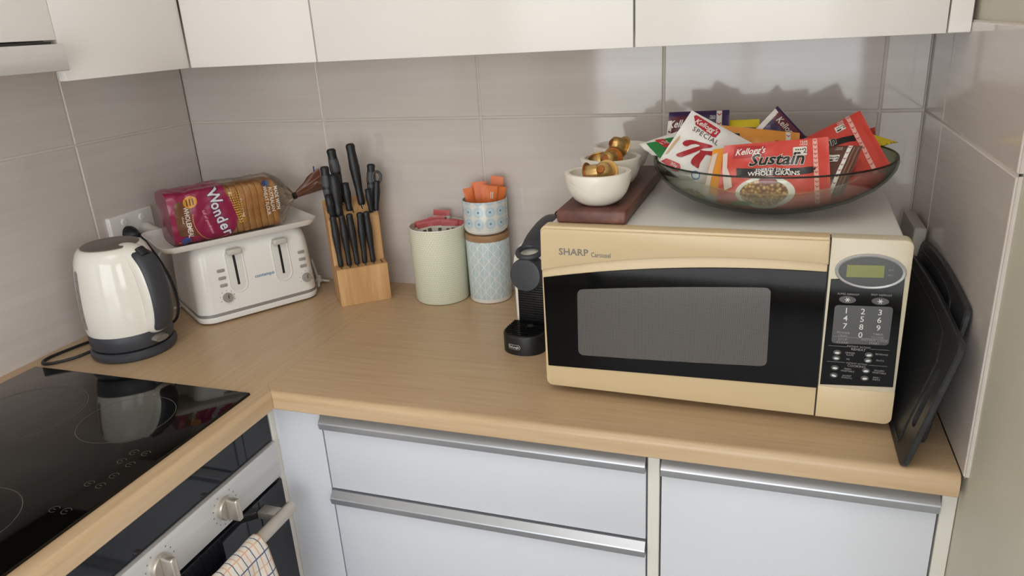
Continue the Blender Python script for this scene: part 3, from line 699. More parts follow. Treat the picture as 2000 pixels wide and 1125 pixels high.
# the slices inside
def slice_mesh(m1, m2):
    """a slice of tin loaf, its faces across x"""
    out = []; W2, H2 = 0.0490, 0.0535
    pts = [(-W2+0.003, -H2), (W2-0.003, -H2), (W2-0.001, -H2+0.003)]
    pts = rrect(-W2, -H2, W2, H2*0.55, 0.006, 3)
    prof = [(-W2+0.004, -H2), (W2-0.004, -H2), (W2, -H2+0.004), (W2-0.001, 0.018), (W2+0.002, 0.030), (W2-0.002, 0.042), (W2-0.012, 0.051), (0.02, H2), (-0.02, H2), (-W2+0.012, 0.051), (-W2+0.002, 0.042), (-W2-0.002, 0.030), (-W2+0.001, 0.018), (-W2, -H2+0.004)]
    mb = MB().use(m1); n = len(prof); th = 0.0068
    rings = [[mb.bm.verts.new((x, y*k, z*k)) for y, z in prof] for x, k in ((-th, 0.985), (-th+0.0012, 1), (th-0.0012, 1), (th, 0.985))]
    for a, b in zip(rings, rings[1:]):
        for i in range(n): f = mb.bm.faces.new([a[i], a[(i+1) % n], b[(i+1) % n], b[i]]); f.material_index = 0
    mb.use(m2)
    for rg in (rings[0][::-1], rings[-1]): f = mb.bm.faces.new(rg); f.material_index = 1
    return mb
crust = grain('bread_crust', [(0.25, 'a06a38'), (0.5, 'c08b50'), (0.75, 'd6ab70')], (30, 30, 30), 0.7, 4)
crumb = grain('wholemeal_crumb', [(0.3, 'b78c58'), (0.7, 'd8b98a')], (160, 160, 160), 0.9, 3)
nS = 16
for k in range(nS):
    x = -0.122+k*0.0148
    lab = 'slice of wholemeal bread showing golden crust inside the bag'
    if k == 0:
        s0 = slice_mesh(crust, crumb).build('bread_slice', None, None, smooth=50); tag(s0, lab, 'bread slice', 'bread slices inside the bag'); o = s0
    else: o = s0.copy(); COL.objects.link(o)
    o.location = onto(-0.020+x, -0.022+random.uniform(-.0012, .0012), BZ+0.0592+random.uniform(-0.0006, 0.0008)); o.rotation_euler = (0, random.uniform(-.004, .004), TA+random.uniform(-.004, .004))

# ------------------------------------------------------------------ knife block and knives
NA_ = math.radians(39.5); NX, NY = 0.553, -0.149
def onblock(x, y, z): c, s_ = math.cos(NA_), math.sin(NA_); return (NX+x*c-y*s_, NY+x*s_+y*c, z)
t = thing('knife_block', 'beech wood knife block with stepped front full of black handled knives', 'knife block', (NX, NY, B), NA_)
pr = [(0.0, 0.0), (0.0, 0.092), (0.038, 0.094), (0.0405, 0.203), (0.106, 0.242), (0.106, 0.0)]
mb = MB(); HWB = 0.0605
mxb = Matrix(((0, 0, 1, 0), (1, 0, 0, 0), (0, 1, 0, 0), (0, 0, 0, 1)))
b2 = bmesh.new(); vs = [b2.verts.new((-HWB, y, z)) for y, z in pr]; f = b2.faces.new(vs); r = bmesh.ops.extrude_face_region(b2, geom=[f])
for v in r['geom']:
    if isinstance(v, bmesh.types.BMVert): v.co.x = HWB
bmesh.ops.recalc_face_normals(b2, faces=b2.faces); bmesh.ops.bevel(b2, geom=b2.edges[:], offset=0.0012, segments=2, affect='EDGES')
mb.merge(b2); mb.build('block', M['beech'], t)
def slope(y): return 0.203+(y-0.0405)*0.595
for i, sx in enumerate((-0.047, -0.027, -0.008, 0.010, 0.030, 0.050)):
    MB().box((sx-0.0012, 0.008, 0.0915), (sx+0.0012, 0.030, 0.0940)).build('slot', M['shadow'], t, smooth=0)
for sx, y0, y1 in ((0.004, 0.055, 0.075), (-0.030, 0.05, 0.07), (0.027, 0.062, 0.09), (-0.015, 0.082, 0.1), (0.048, 0.05, 0.068), (0.066-0.012, 0.05, 0.06)):
    mb = MB(); vv = [mb.bm.verts.new((x, y, slope(y)+0.0003)) for x, y in ((sx-0.0013, y0), (sx+0.0013, y0), (sx+0.0013, y1), (sx-0.0013, y1))]; mb.bm.faces.new(vv); mb.build('slot', M['shadow'], t, smooth=0)
hblack = mat('black_knife_handle', '1b1c1f', 0.45); hgrey = mat('dark_grey_handle_insert', '45464a', 0.5)
GK = 'black knives in the block'
def knife(label, p0, p1, w=0.0098, d=0.0078, two=False, name='kitchen_knife', cat='knife', bend=0.0):
    a = Vector(onblock(*p0)) + Vector((0, 0, B)); b = Vector(onblock(*p1)) + Vector((0, 0, B)); L = (b-a).length
    t = thing(name, label, cat, a)
    ax = (b-a).normalized(); xr = Vector((math.cos(NA_), math.sin(NA_), 0)); yr = ax.cross(xr).normalized(); xr = yr.cross(ax)
    R = Matrix((xr, yr, ax)).transposed().to_4x4(); t.rotation_euler = R.to_euler()
    prof = [(0.0, 0.62), (0.04, 0.80), (0.12, 0.80), (0.25, 0.78), (0.45, 0.98), (0.62, 1.10), (0.78, 0.98), (0.88, 0.92), (0.955, 1.0), (0.99, 0.75), (1.0, 0.35)]
    pts = [(bend*math.sin(q*PI), 0, 0.0005+q*(L-0.0005)) for q, _ in prof]; rr = [(w*k, d*k) for _, k in prof]
    MB().tube(pts, rr, 16, smooth=3, up=(1, 0, 0)).build('handle', hblack, t)
    MB().box((-0.0009, -w*0.5, -0.002), (0.0009, w*0.5, 0.003)).build('blade', M['nickel'], t, smooth=0)
    if two:
        for q0, q1 in ((0.12, 0.50), (0.56, 0.80)):
            s_ = [(q0, ), (q1, )]; sub = [q0+(q1-q0)*i/6 for i in range(7)]
            def kk(q):
                for (z0, k0), (z1, k1) in zip(prof, prof[1:]):
                    if z0 <= q <= z1: return k0+(k1-k0)*(q-z0)/(z1-z0)
            MB().tube([(bend*math.sin(q*PI), 0, 0.004+q*(L-0.004)) for q in sub], [(w*kk(q)+0.0008, d*kk(q)+0.0008) for q in sub], 16, up=(1, 0, 0)).build('grip_insert', hgrey, t)
    return t
order = ('leftmost', 'second from the left', 'middle one', 'fourth from the left', 'rightmost')
for i, (x0, x1) in enumerate(((-0.047, -0.050), (-0.027, -0.030), (-0.008, -0.012), (0.010, 0.013), (0.030, 0.028))):
    knife('slim black handled steak knife, %s of five in the front row' % order[i], (x0, 0.019, 0.0945), (x1, 0.021, 0.219), 0.0082, 0.0072, name='steak_knife', cat='steak knife')
knife('knife with grey and black handle at the left end of the block', (-0.048, 0.062, slope(0.062)), (-0.047, 0.072, 0.327), 0.0105, 0.0085, True)
knife('thick black handled knife between the two left grey handles', (-0.031, 0.050, slope(0.05)), (-0.031, 0.058, 0.309), 0.0130, 0.0115)
knife('tall knife with banded grey and black handle at back left', (-0.014, 0.090, slope(0.09)), (-0.024, 0.098, 0.362), 0.0112, 0.0095, True)
knife('short black handled knife right of the thick handle', (-0.004, 0.062, slope(0.062)), (-0.006, 0.068, 0.284), 0.0095, 0.0085)
knife('short black handled knife at the front left edge of the block', (-0.046, 0.046, slope(0.046)), (-0.051, 0.046, 0.265), 0.0088, 0.0075)
knife('tallest black handled knife leaning back in the middle of the block', (0.029, 0.075, slope(0.075)), (0.020, 0.085, 0.371), 0.0112, 0.0095)
knife('grey and black knife handle standing tall at the right of the block', (0.050, 0.064, slope(0.064)), (0.063, 0.078, 0.319), 0.0100, 0.0085, True)
knife('small black handled knife at the right front of the block', (0.045, 0.048, slope(0.048)), (0.043, 0.050, 0.266), 0.0072, 0.0062)
k = knife('scissor handle with a finger ring at the right edge of the block', (0.0575, 0.052, slope(0.052)), (0.069, 0.062, 0.280), 0.0085, 0.0075, name='kitchen_scissors', cat='scissors')
mb = MB(); mb.tube([(0.010*math.cos(q), 0, 0.080+0.013*math.sin(q)) for q in [2*PI*i/20 for i in range(21)]], 0.0035, 8); mb.build('finger_ring', hgrey, k)

# ------------------------------------------------------------------ canisters and sachets
def weave_mat():
    m = mat('cream_green_weave', 'd7d8bc', 0.55); g = NG(m)
    tc = g.n('ShaderNodeTexCoord'); sp = g.n('ShaderNodeSeparateXYZ'); g.l(tc.outputs['Object'], sp.inputs[0])
    ang = g.math('MULTIPLY', g.math('ARCTAN2', sp.outputs[1], sp.outputs[0]), 0.067)
    row = g.math('FLOOR', g.math('DIVIDE', sp.outputs[2], 0.0052))
    wob = g.noise(g.coords((40, 40, 260)), 1.0, 2.0)
    u = g.math('ADD', g.math('DIVIDE', ang, 0.0068), g.math('ADD', g.math('MULTIPLY', row, 0.5), g.math('MULTIPLY', wob, 0.5)))
    fu = g.math('FRACT', u); fz = g.math('FRACT', g.math('DIVIDE', sp.outputs[2], 0.0052))
    dash = g.math('MULTIPLY', g.math('LESS_THAN', fz, 0.34), g.math('GREATER_THAN', fu, 0.28))
    vert = g.math('MULTIPLY', g.math('LESS_THAN', fu, 0.14), g.math('GREATER_THAN', fz, 0.34))
    side = g.noise(g.coords((5, 5, 3)), 1.0, 1.0)
    base = g.ramp(side, [(0.35, 'e6e3cd'), (0.65, 'dde1cb')])
    c = g.mix(g.math('MULTIPLY', dash, 0.65), base, 'bcc0a2'); c = g.mix(g.math('MULTIPLY', vert, 0.5), c, 'c0c4a8'); g.color(c)
    g.bump(g.math('ADD', dash, vert), 0.25, 0.0006); return m
def tri_mat():
    m = mat('pale_blue_triangles', 'b9ccd0', 0.22); g = NG(m)
    tc = g.n('ShaderNodeTexCoord'); sp = g.n('ShaderNodeSeparateXYZ'); g.l(tc.outputs['Object'], sp.inputs[0])
    u = g.math('MULTIPLY', g.math('ARCTAN2', sp.outputs[1], sp.outputs[0]), 0.0505)
    P = 2*PI*0.0505/13; H = P*0.62
    x = g.math('DIVIDE', u, P); z = g.math('DIVIDE', sp.outputs[2], H)
    def line(e, w): return g.math('LESS_THAN', g.math('ABSOLUTE', g.math('SUBTRACT', g.math('FRACT', g.math('ADD', e, 100.5)), 0.5)), w)
    a = g.math('MULTIPLY', z, 0.5)
    L = g.math('MAXIMUM', line(g.math('MULTIPLY', x, 2.0), 0.045), g.math('MAXIMUM', line(g.math('ADD', x, a), 0.042), line(g.math('SUBTRACT', x, a), 0.042)))
    fine = line(g.math('MULTIPLY', g.math('ADD', x, a), 5.0), 0.16)
    ck = g.math('LESS_THAN', g.math('FRACT', g.math('ADD', x, 100.0)), 0.5)
    c = g.mix(g.math('MULTIPLY', g.math('MULTIPLY', fine, ck), 0.35), 'bfcfd2', 'd8dedd')
    fine2 = line(g.math('MULTIPLY', g.math('SUBTRACT', x, a), 5.0), 0.16)
    c = g.mix(g.math('MULTIPLY', g.math('MULTIPLY', fine2, g.math('SUBTRACT', 1.0, ck)), 0.35), c, 'adc2c7')
    c = g.mix(L, c, 'e3e4df')
    band = g.math('LESS_THAN', sp.outputs[2], 0.011); c = g.mix(band, c, 'e6e2da')
    g.color(c); return m
def dot_mat():
    m = mat('blue_ring_pattern', 'd9d8cf', 0.14); g = NG(m)
    tc = g.n('ShaderNodeTexCoord'); sp = g.n('ShaderNodeSeparateXYZ'); g.l(tc.outputs['Object'], sp.inputs[0])
    u = g.math('MULTIPLY', g.math('ADD', g.math('ARCTAN2', sp.outputs[1], sp.outputs[0]), 0.2), 0.0515); P = 2*PI*0.0515/12
    fu = g.math('SUBTRACT', g.math('FRACT', g.math('ADD', g.math('DIVIDE', u, P), 50.0)), 0.5)
    fz = g.math('SUBTRACT', g.math('FRACT', g.math('DIVIDE', g.math('SUBTRACT', sp.outputs[2], 0.0155), P)), 0.5)
    r = g.math('SQRT', g.math('ADD', g.math('MULTIPLY', fu, fu), g.math('MULTIPLY', fz, fz)))
    def less(v): return g.math('LESS_THAN', r, v)
    c = g.mix(less(0.49), 'dcd8cd', 'c3d0d3'); c = g.mix(less(0.40), c, 'b7c8cd'); c = g.mix(less(0.27), c, 'c3d1d6'); c = g.mix(less(0.17), c, 'b2c8d2'); c = g.mix(less(0.085), c, '5f88a3')
    band = g.math('LESS_THAN', sp.outputs[2], 0.0125); c = g.mix(band, c, 'e7e4dd'); g.color(c); return m
def canister(t, r0, r1, h, m, name, wall=0.0028, flr=0.004, foot=0.006):
    prof = [(0, 0), (r0-foot, 0), (r0-foot*0.3, foot*0.3), (r0, foot), (r1, h-0.001), (r1-wall*0.5, h), (r1-wall, h-0.001), (r0-wall, foot+flr), (r0-wall-0.003, flr), (0, flr)]
    return MB().lathe(prof, 72).build(name, m, t)
CX, CY = 0.722, -0.0745
t = thing('canister', 'open cream and green woven pattern canister holding red sachets', 'canister', (CX, CY, B))
canister(t, 0.0645, 0.0672, 0.179, weave_mat(), 'body')
MB().lathe([(0.0648, 0.1785), (0.0680, 0.1785), (0.0684, 0.1800), (0.0680, 0.1818), (0.0660, 0.1822), (0.0640, 0.1815), (0.0640, 0.1785)], 72).build('rim', M['cream'], t)
UX, UY = 0.8405, -0.0575
t = thing('canister', 'tall pale blue triangle pattern canister with a brown wooden lid', 'canister', (UX, UY, B))
canister(t, 0.0500, 0.0512, 0.150, tri_mat(), 'body')
MB().lathe([(0, 0.1503), (0.0505, 0.1503), (0.0512, 0.1515), (0.0512, 0.1625), (0.0500, 0.164), (0, 0.164)], 64).build('wooden_lid', M['lidwood'], t)
t = thing('canister', 'small blue ring pattern cup of orange sachets standing on the wooden lid', 'canister', (UX-0.001, UY, B+0.1645))
MB().lathe([(0, 0), (0.036, 0), (0.044, 0.002), (0.0495, 0.008), (0.0515, 0.016), (0.0518, 0.077), (0.0508, 0.0785), (0.0495, 0.0775), (0.0490, 0.016), (0.043, 0.005), (0, 0.004)], 72).build('body', dot_mat(), t)
def sachet(name, label, cat, w, h, th, mfront, group, loc, rot, band=None, print_=None):
    """a filled paper sachet standing upright: loc = base centre, local x = width, local -y = front"""
    t = thing(name, label, cat, loc, 0, group); t.rotation_euler = rot
    def surf(sgn, off=0.0):
        def f(u, v):
            p = max(0.0, math.sin(PI*min(1, max(0, u))))**0.5 * max(0.0, math.sin(PI*min(1, max(0, (v-0.06)/0.88))))**0.5
            return Vector((w*(u-0.5), sgn*(th*0.5*p+0.0002+off)+0.0009*math.sin(v*7+u*3), h*v))
        return f
    mb = MB(); mb.grid(surf(-1), 10, 14); mb.grid(lambda u, v: surf(1)(1-u, v), 10, 14); mb.build('pouch', mfront, t)
    if band:
        mb = MB(); mb.grid(lambda u, v: surf(-1, 0.0004)(u, band[1]+(band[2]-band[1])*v), 10, 4); mb.grid(lambda u, v: surf(1, 0.0004)(1-u, band[1]+(band[2]-band[1])*v), 10, 4); mb.build('colour_band', band[0], t)
    if print_:
        mb = MB()
        for m_, (x0, y0, x1, y1) in print_[1]: mb.grid(lambda u, v: surf(-1, 0.0007)(x0+(x1-x0)*u, y0+(y1-y0)*v), 4, 4)
        mb.build('print', print_[0], t)
    return t
pw = mat('white_sachet_paper', 'd7d1c4', 0.5); pred = mat('red_sachet_foil', 'b1302c', 0.35); porange = mat('orange_sachet_paper', 'e0743a', 0.45); pdark = mat('dark_sachet_print', '4a4038', 0.5)
GR = 'red and white sachets in the woven canister'; GO = 'orange sachets in the blue cup'
place = [(-0.040, 0.004, 0.186, -0.3, -0.30, 0.30), (-0.012, 0.030, 0.203, -0.30, 0.1, 0.25), (0.000, 0.010, 0.193, -0.35, -0.12, 0.32), (-0.020, -0.008, 0.186, -0.30, -0.25, 0.30), (0.016, 0.000, 0.188, -0.28, -0.05, 0.28), (0.034, 0.004, 0.186, -0.22, 0.08, 0.25), (0.047, 0.012, 0.186, -0.2, 0.15, 0.15)]
labs = ['red topped white sachet lying lowest at the left in the woven canister', 'tallest red topped sachet at the back of the woven canister', 'red topped sachet standing in the middle of the woven canister', 'white sachet with red print at the front left of the woven canister', 'red topped sachet with dark print right of the middle in the woven canister', 'red topped sachet with dark print second from right in the woven canister', 'narrow red topped sachet at the far right in the woven canister']
for (x, y, top, rx, ry, rz), lb in zip(place, labs):
    hh = 0.088; base = Vector((CX+x*0.72, CY+y+0.002, B+top-hh*0.97))
    sachet('tea_sachet', lb, 'sachet', 0.040, hh, 0.006, pw, GR, base, (rx*0.6, ry*0.7, rz), (pred, 0.84, 1.0), (pdark, [(None, (0.30, 0.50, 0.50, 0.78)), (None, (0.60, 0.45, 0.82, 0.80))]))
olab = ['leftmost orange sachet in the blue cup', 'wide orange sachet second from left in the blue cup', 'orange sachet in the middle of the blue cup', 'orange sachet with white letter marks at the front right of the blue cup', 'tallest orange sachet at the back right of the blue cup', 'rightmost orange sachet in the blue cup']
oplace = [(-0.031, 0.004, 0.103, 0.0, -0.25, 0.5, 0.022), (-0.014, 0.010, 0.113, -0.1, -0.05, 0.25, 0.036), (0.004, -0.004, 0.110, 0.05, 0.10, 0.30, 0.026), (0.017, -0.009, 0.109, 0.06, 0.16, 0.45, 0.026), (0.020, 0.022, 0.124, -0.1, 0.18, 0.20, 0.030), (0.032, 0.004, 0.104, 0.0, 0.28, 0.6, 0.022)]
for i, ((x, y, top, rx, ry, rz, w), lb) in enumerate(zip(oplace, olab)):
    base = Vector((UX-0.001+x*0.82, UY+y*0.8, B+0.1645+top-0.084))
    sachet('sugar_sachet', lb, 'sachet', w, 0.084, 0.006, porange, GO, base, (rx, ry*0.7, rz), None, (pw, [(None, (0.38, 0.66, 0.46, 0.84)), (None, (0.54, 0.66, 0.62, 0.84))]) if i == 3 else None)

# ------------------------------------------------------------------ capsule coffee machine
t = thing('coffee_machine', 'slim white and black capsule coffee machine squeezed beside the microwave', 'coffee machine', (1.0235, -0.2007, B), math.radians(-6))
# local: front = -y
side = [(-0.068, 0.004), (-0.073, 0.020), (-0.076, 0.10), (-0.079, 0.158), (-0.070, 0.178), (-0.045, 0.192), (0.02, 0.204), (0.11, 0.204), (0.118, 0.196), (0.120, 0.004)]
mb = MB(); b2 = bmesh.new(); vs = [b2.verts.new((-0.041, y, z)) for y, z in side]; f = b2.faces.new(vs); r = bmesh.ops.extrude_face_region(b2, geom=[f])
for v in r['geom']:
    if isinstance(v, bmesh.types.BMVert): v.co.x = 0.041
bmesh.ops.recalc_face_normals(b2, faces=b2.faces)
bmesh.ops.bevel(b2, geom=[e for e in b2.edges if abs(e.verts[0].co.x-e.verts[1].co.x) < 1e-6], offset=0.010, segments=4, profile=0.6, affect='EDGES'); mb.merge(b2); mb.build('body', M['kwhite'], t)
DS = (0.0, -0.079, 0.147)
mx = Matrix.Translation(DS) @ Matrix.Rotation(PI/2-0.10, 4, 'X')
MB().lathe([(0, -0.01), (0.0335, -0.01), (0.0335, 0.026), (0.0315, 0.0295), (0.027, 0.0305), (0, 0.0305)], 48, mx).build('brew_head', M['charcoal'], t)
# ribbed black front
mb = MB(); mb.box((-0.0315, -0.0795, 0.030), (0.0365, -0.070, 0.122), 0.003, 3)
fp = mb.build('front_panel', M['black'], t)
for k in range(16):
    z = 0.0385+k*0.0051; MB().box((-0.030, -0.0808, z-0.0011), (0.035, -0.0785, z+0.0011), 0.0006, 2).build('rib', M['blackgloss'], fp)
# drip tray: rounded front
o = [(-0.043, -0.076)] + [(0.0435*math.cos(a)*1.0-0.0, -0.118-0.042*math.sin(a)**0.8 if math.sin(a) > 0 else -0.118) for a in [PI-PI*i/24 for i in range(25)]] + [(0.0435, -0.076)]
tr = MB().prism(o, 0.0, 0.040, None, 0.004, 3).build('drip_tray', M['black'], t)
mb = MB()
for k in range(9):
    y = -0.150+k*0.0082; hw = 0.040 if y > -0.118 else 0.040*math.sqrt(max(0.05, 1-((y+0.118)/0.043)**2))
    mb.box((-hw, y-0.0011, 0.0402), (hw, y+0.0011, 0.0418))
gr = mb.build('drip_grid', M['blackgloss'], tr)
MB().lathe([(0, 0.0402), (0.007, 0.0402), (0.0068, 0.0424), (0, 0.0425)], 20, Matrix.Translation((0.004, -0.103, 0))).build('drain_plug', M['shadow'], tr)
def trayfront(off):
    def f(x, z):
        c = max(-0.99, min(0.99, x/0.0435)); return (x, -0.118-0.042*(math.sqrt(1-c*c))**0.8-off, z)
    return f
mb = MB(); lay(mb, poly_bm(rrect(-0.0215, 0.0125, 0.0055, 0.0225, 0.0045, 6)), trayfront(0.0006), step=0.003); bd = mb.build('badge', M['printw'], tr)
mb = MB(); lay(mb, poly_bm(rrect(-0.0208, 0.0131, 0.0048, 0.0219, 0.0040, 6)), trayfront(0.0010), step=0.003); mb.build('badge_field', M['black'], bd)
mb = MB(); lay(mb, text_bm("De'Longhi", 0.0066, bold=0.02, sx=0.82), trayfront(0.0014), (-0.008, 0.0176), 0, 0.003); mb.build('badge_lettering', M['printw'], bd)
# lever handle with a loop end
mb = MB(); secs = [(-0.100, 0.186, 0.024, 0.0045), (-0.083, 0.188, 0.025, 0.006), (-0.055, 0.199, 0.024, 0.007), (-0.015, 0.213, 0.023, 0.008), (0.04, 0.225, 0.022, 0.008), (0.075, 0.222, 0.020, 0.006)]
mb = MB(); mb.tube([(0, -0.062, 0.196), (0, -0.03, 0.209), (0, 0.02, 0.221), (0, 0.06, 0.225), (0, 0.085, 0.216)], [(0.0045, 0.025), (0.006, 0.026), (0.007, 0.025), (0.006, 0.022), (0.004, 0.016)], 24, smooth=5, up=(0, -0.3, 1)); lv = mb.build('lever', M['charcoal'], t)
MB().tube([(0.0235*math.cos(q), -0.080+0.022*math.sin(q), 0.190+0.0055*math.sin(q)) for q in [2*PI*i/32 for i in range(33)]], (0.0055), 12).build('lever_ring', M['charcoal'], lv)
MB().tube([(0.0, 0.11, 0.18), (0.012, 0.135, 0.19), (0.018, 0.15, 0.17), (0.02, 0.16, 0.08), (0.02, 0.155, 0.02), (0.03, 0.145, 0.0055), (0.05, 0.14, 0.0055)], 0.0025, 8, smooth=6).build('cord', M['black'], t)
MB().tube([(-0.012, 0.075, 0.204), (0.004, 0.06, 0.236), (0.024, 0.04, 0.238), (0.036, 0.035, 0.205)], 0.0016, 8, smooth=6).build('wire_loop', M['black'], t)

# ------------------------------------------------------------------ microwave oven
MX, MY, MA = 1.3765, -0.5035, math.radians(-1.8)
t = thing('microwave', 'large yellowed cream microwave oven with black glass door and keypad', 'microwave', (MX, MY, B), MA)
def mwp(s, z): return (s-0.2715, z)
HWM = 0.2725; MT = 0.3045
MB().box((-0.262, 0.028, 0.0155), (0.262, 0.415, MT-0.001), 0.004, 3).build('casing', M['mwtop'], t)
for x in (-0.225, 0.225):
    for y in (0.05, 0.38): MB().lathe([(0, 0), (0.014, 0), (0.016, 0.004), (0.016, 0.0156), (0, 0.0156)], 20, Matrix.Translation((x, y, 0))).build('foot', M['black'], t)
XZ = Matrix(((1, 0, 0, 0), (0, 0, 1, 0), (0, 1, 0, 0), (0, 0, 0, 1)))      # (x, z, depth) -> (x, depth, z)
def face(mb, pts, y0, y1, bev=0.0): return mb.prism(pts, y1, y0, XZ, bev)
SEAM = 0.1655
def arc(xs, zs, n=24):
    """smooth curve through three points"""
    (x0, x1, x2), (z0, z1, z2) = xs, zs; out = []
    for i in range(n+1):
        x = x0+(x2-x0)*i/n
        out.append((x, z0*(x-x1)*(x-x2)/((x0-x1)*(x0-x2))+z1*(x-x0)*(x-x2)/((x1-x0)*(x1-x2))+z2*(x-x0)*(x-x1)/((x2-x0)*(x2-x1))))
    return out
gtop = arc((-0.2695, -0.068, SEAM-0.0005), (0.2155, 0.2440, 0.2525)); gbot = arc((-0.2675, -0.065, SEAM-0.0005), (0.0535, 0.0590, 0.0650))
brow = arc((-HWM, -0.090, SEAM), (0.2285, 0.2585, 0.2645))
d = thing('x', '', '') ; bpy.data.objects.remove(d)
# door frame: rounded slab
def slab(x0, x1, z0, z1, rl, rr):
    pts = []
    for cx, cz, a, r in ((x1-rr, z1-rr, 0, rr), (x0+rl, z1-rl, 90, rl), (x0+rl, z0+rl, 180, rl), (x1-rr, z0+rr, 270, rr)):
        pts += [(cx+r*math.cos(math.radians(a+90*i/6)), cz+r*math.sin(math.radians(a+90*i/6))) for i in range(7)] if r > 0.0005 else [(cx, cz)]
    return pts
mb = MB(); face(mb, slab(-HWM, SEAM-0.0006, 0.0150, MT, 0.011, 0.0002), 0.003, 0.0275, 0.002); dr = mb.build('door', M['beige'], t, smooth=30)
mb = MB(); face(mb, [(x, z) for x, z in brow] + [(SEAM-0.0006, MT-0.004), (-HWM+0.007, MT-0.004), (-HWM+0.0012, MT-0.010)], -0.0015, 0.004, 0.003); mb.build('upper_trim', M['beige'], dr, smooth=30)
mb = MB(); face(mb, gtop + gbot[::-1], 0.0008, 0.004, 0.0006); gl = mb.build('glass_panel', M['blackgloss'], dr, smooth=20)
def screen_mat():
    m = mat('perforated_door_screen', '55514f', 0.16, 0); g = NG(m)
    tc = g.n('ShaderNodeTexCoord'); sp = g.n('ShaderNodeSeparateXYZ'); g.l(tc.outputs['Object'], sp.inputs[0])
    fx = g.math('SUBTRACT', g.math('FRACT', g.math('MULTIPLY', sp.outputs[0], 420)), 0.5); fz = g.math('SUBTRACT', g.math('FRACT', g.math('MULTIPLY', sp.outputs[2], 420)), 0.5)
    r = g.math('SQRT', g.math('ADD', g.math('MULTIPLY', fx, fx), g.math('MULTIPLY', fz, fz)))
    g.color(g.mix(g.math('LESS_THAN', r, 0.3), '625e5c', '3c3938')); return m
wt = arc((-0.2115, -0.06, 0.0895), (0.1985, 0.2135, 0.2235)); wb = arc((-0.2125, -0.06, 0.0905), (0.0800, 0.0855, 0.0935))
def soften(pts, r=0.010):
    """round the four corners of a closed outline"""
    n = len(pts); out = []
    for i in range(n):
        a, b, c = Vector(pts[i-1]), Vector(pts[i]), Vector(pts[(i+1) % n]); u = (a-b).normalized(); v = (c-b).normalized()
        if u.angle(v) < math.radians(130):
            p, q = b+u*r, b+v*r
            out += [tuple(p*(1-s)**2 + b*2*s*(1-s) + q*s*s) for s in [k/6 for k in range(7)]]
        else: out.append(tuple(b))
    return out
wpts = wt[1:-1] if False else wt; wpts = [wt[0]] + wt[3:-3] + [wt[-1]] + [wb[-1]] + wb[3:-3][::-1] + [wb[0]]
mb = MB(); face(mb, soften(wpts), 0.0003, 0.003); mb.build('window_screen', screen_mat(), gl, smooth=0)
MB().box((SEAM-0.0012, 0.004, 0.0155), (SEAM+0.0012, 0.02, MT-0.0005)).build('door_gap', M['shadow'], t, smooth=0)
def onface(y): return lambda x, z: (x, y, z)
mb = MB(); lay(mb, text_bm('SHARP', 0.0158, bold=0.018, sx=1.05, space=1.02), onface(-0.0020), mwp(0.0560, 0.2630)); mb.build('maker_lettering', M['printdg'], dr)
mb = MB(); lay(mb, text_bm('Carousel', 0.0112, bold=0.012, sx=0.80), onface(-0.0020), mwp(0.1015, 0.2605)); mb.build('model_lettering', M['printdg'], dr)
# control side
mb = MB(); face(mb, slab(SEAM+0.0006, HWM, 0.0150, MT, 0.0002, 0.011), 0.003, 0.0275, 0.002); cf = mb.build('control_fascia', M['ivory'], t, smooth=30)
mb = MB(); face(mb, slab(SEAM+0.0010, HWM-0.0002, 0.0158, 0.0690, 0.0002, 0.0108)[:14] + slab(SEAM+0.0010, HWM-0.0002, 0.0158, 0.0690, 0.0002, 0.0108)[14:], 0.0020, 0.0045, 0.001)
mb.bm.clear(); pts = [(SEAM+0.0010, 0.0690), (SEAM+0.0010, 0.0158), (HWM-0.011, 0.0158)] + [(HWM-0.0112+0.011*math.cos(math.radians(a)), 0.0268+0.011*math.sin(math.radians(a))) for a in (-75, -60, -45, -30, -15, 0)] + [(HWM-0.0002, 0.0690)]
face(mb, pts, 0.0018, 0.0045, 0.001); mb.build('lower_fascia', M['beige'], cf, smooth=30)
mb = MB(); face(mb, [(0.1690, 0.0715), (0.2685, 0.0790), (0.2655, 0.2500), (0.1705, 0.2420)], 0.0012, 0.004, 0.0006); pn = mb.build('control_panel', M['blackgloss'], cf, smooth=20)
ocx, ocz = 0.2205, 0.2572
mb = MB(); a = ell(ocx, ocz, 0.0460, 0.0258, 56); b = ell(ocx, ocz, 0.0415, 0.0222, 56)
R3 = [[mb.bm.verts.new((x, y, z)) for x, z in p] for p, y in ((a, 0.0035), (a, -0.0005), (ell(ocx, ocz, 0.0445, 0.0244, 56), -0.0022), (b, -0.0008), (b, 0.002))]
for p, q in zip(R3, R3[1:]):
    for i in range(56): mb.bm.faces.new([p[i], p[(i+1) % 56], q[(i+1) % 56], q[i]])
mb.build('display_ring', M['ringgrey'], pn, recalc=True)
mb = MB(); face(mb, b, 0.0000, 0.003); dp = mb.build('display', mat('dark_display', '2f2e2d', 0.15), pn, smooth=0)
mb = MB(); face(mb, [mwp(0.4615, 0.2475), mwp(0.5100, 0.2495), mwp(0.5095, 0.2675), mwp(0.4615, 0.2660)], -0.0004, 0.002); mb.build('lcd', M['lcd'], pn, smooth=0)
mb = MB()
for x, z, s_ in ((0.518, 0.2615, 'AM'), (0.518, 0.2535, 'PM')): lay(mb, text_bm(s_, 0.0045), onface(-0.0006), mwp(x, z))
mb.build('display_lettering', M['printg'], pn)
mb = MB(); face(mb, soften([mwp(0.4505, 0.2030), mwp(0.4505, 0.1420), mwp(0.5270, 0.1460), mwp(0.5270, 0.2060)], 0.006), 0.0006, 0.003); mb.build('keypad', M['keypad'], pn, smooth=0)
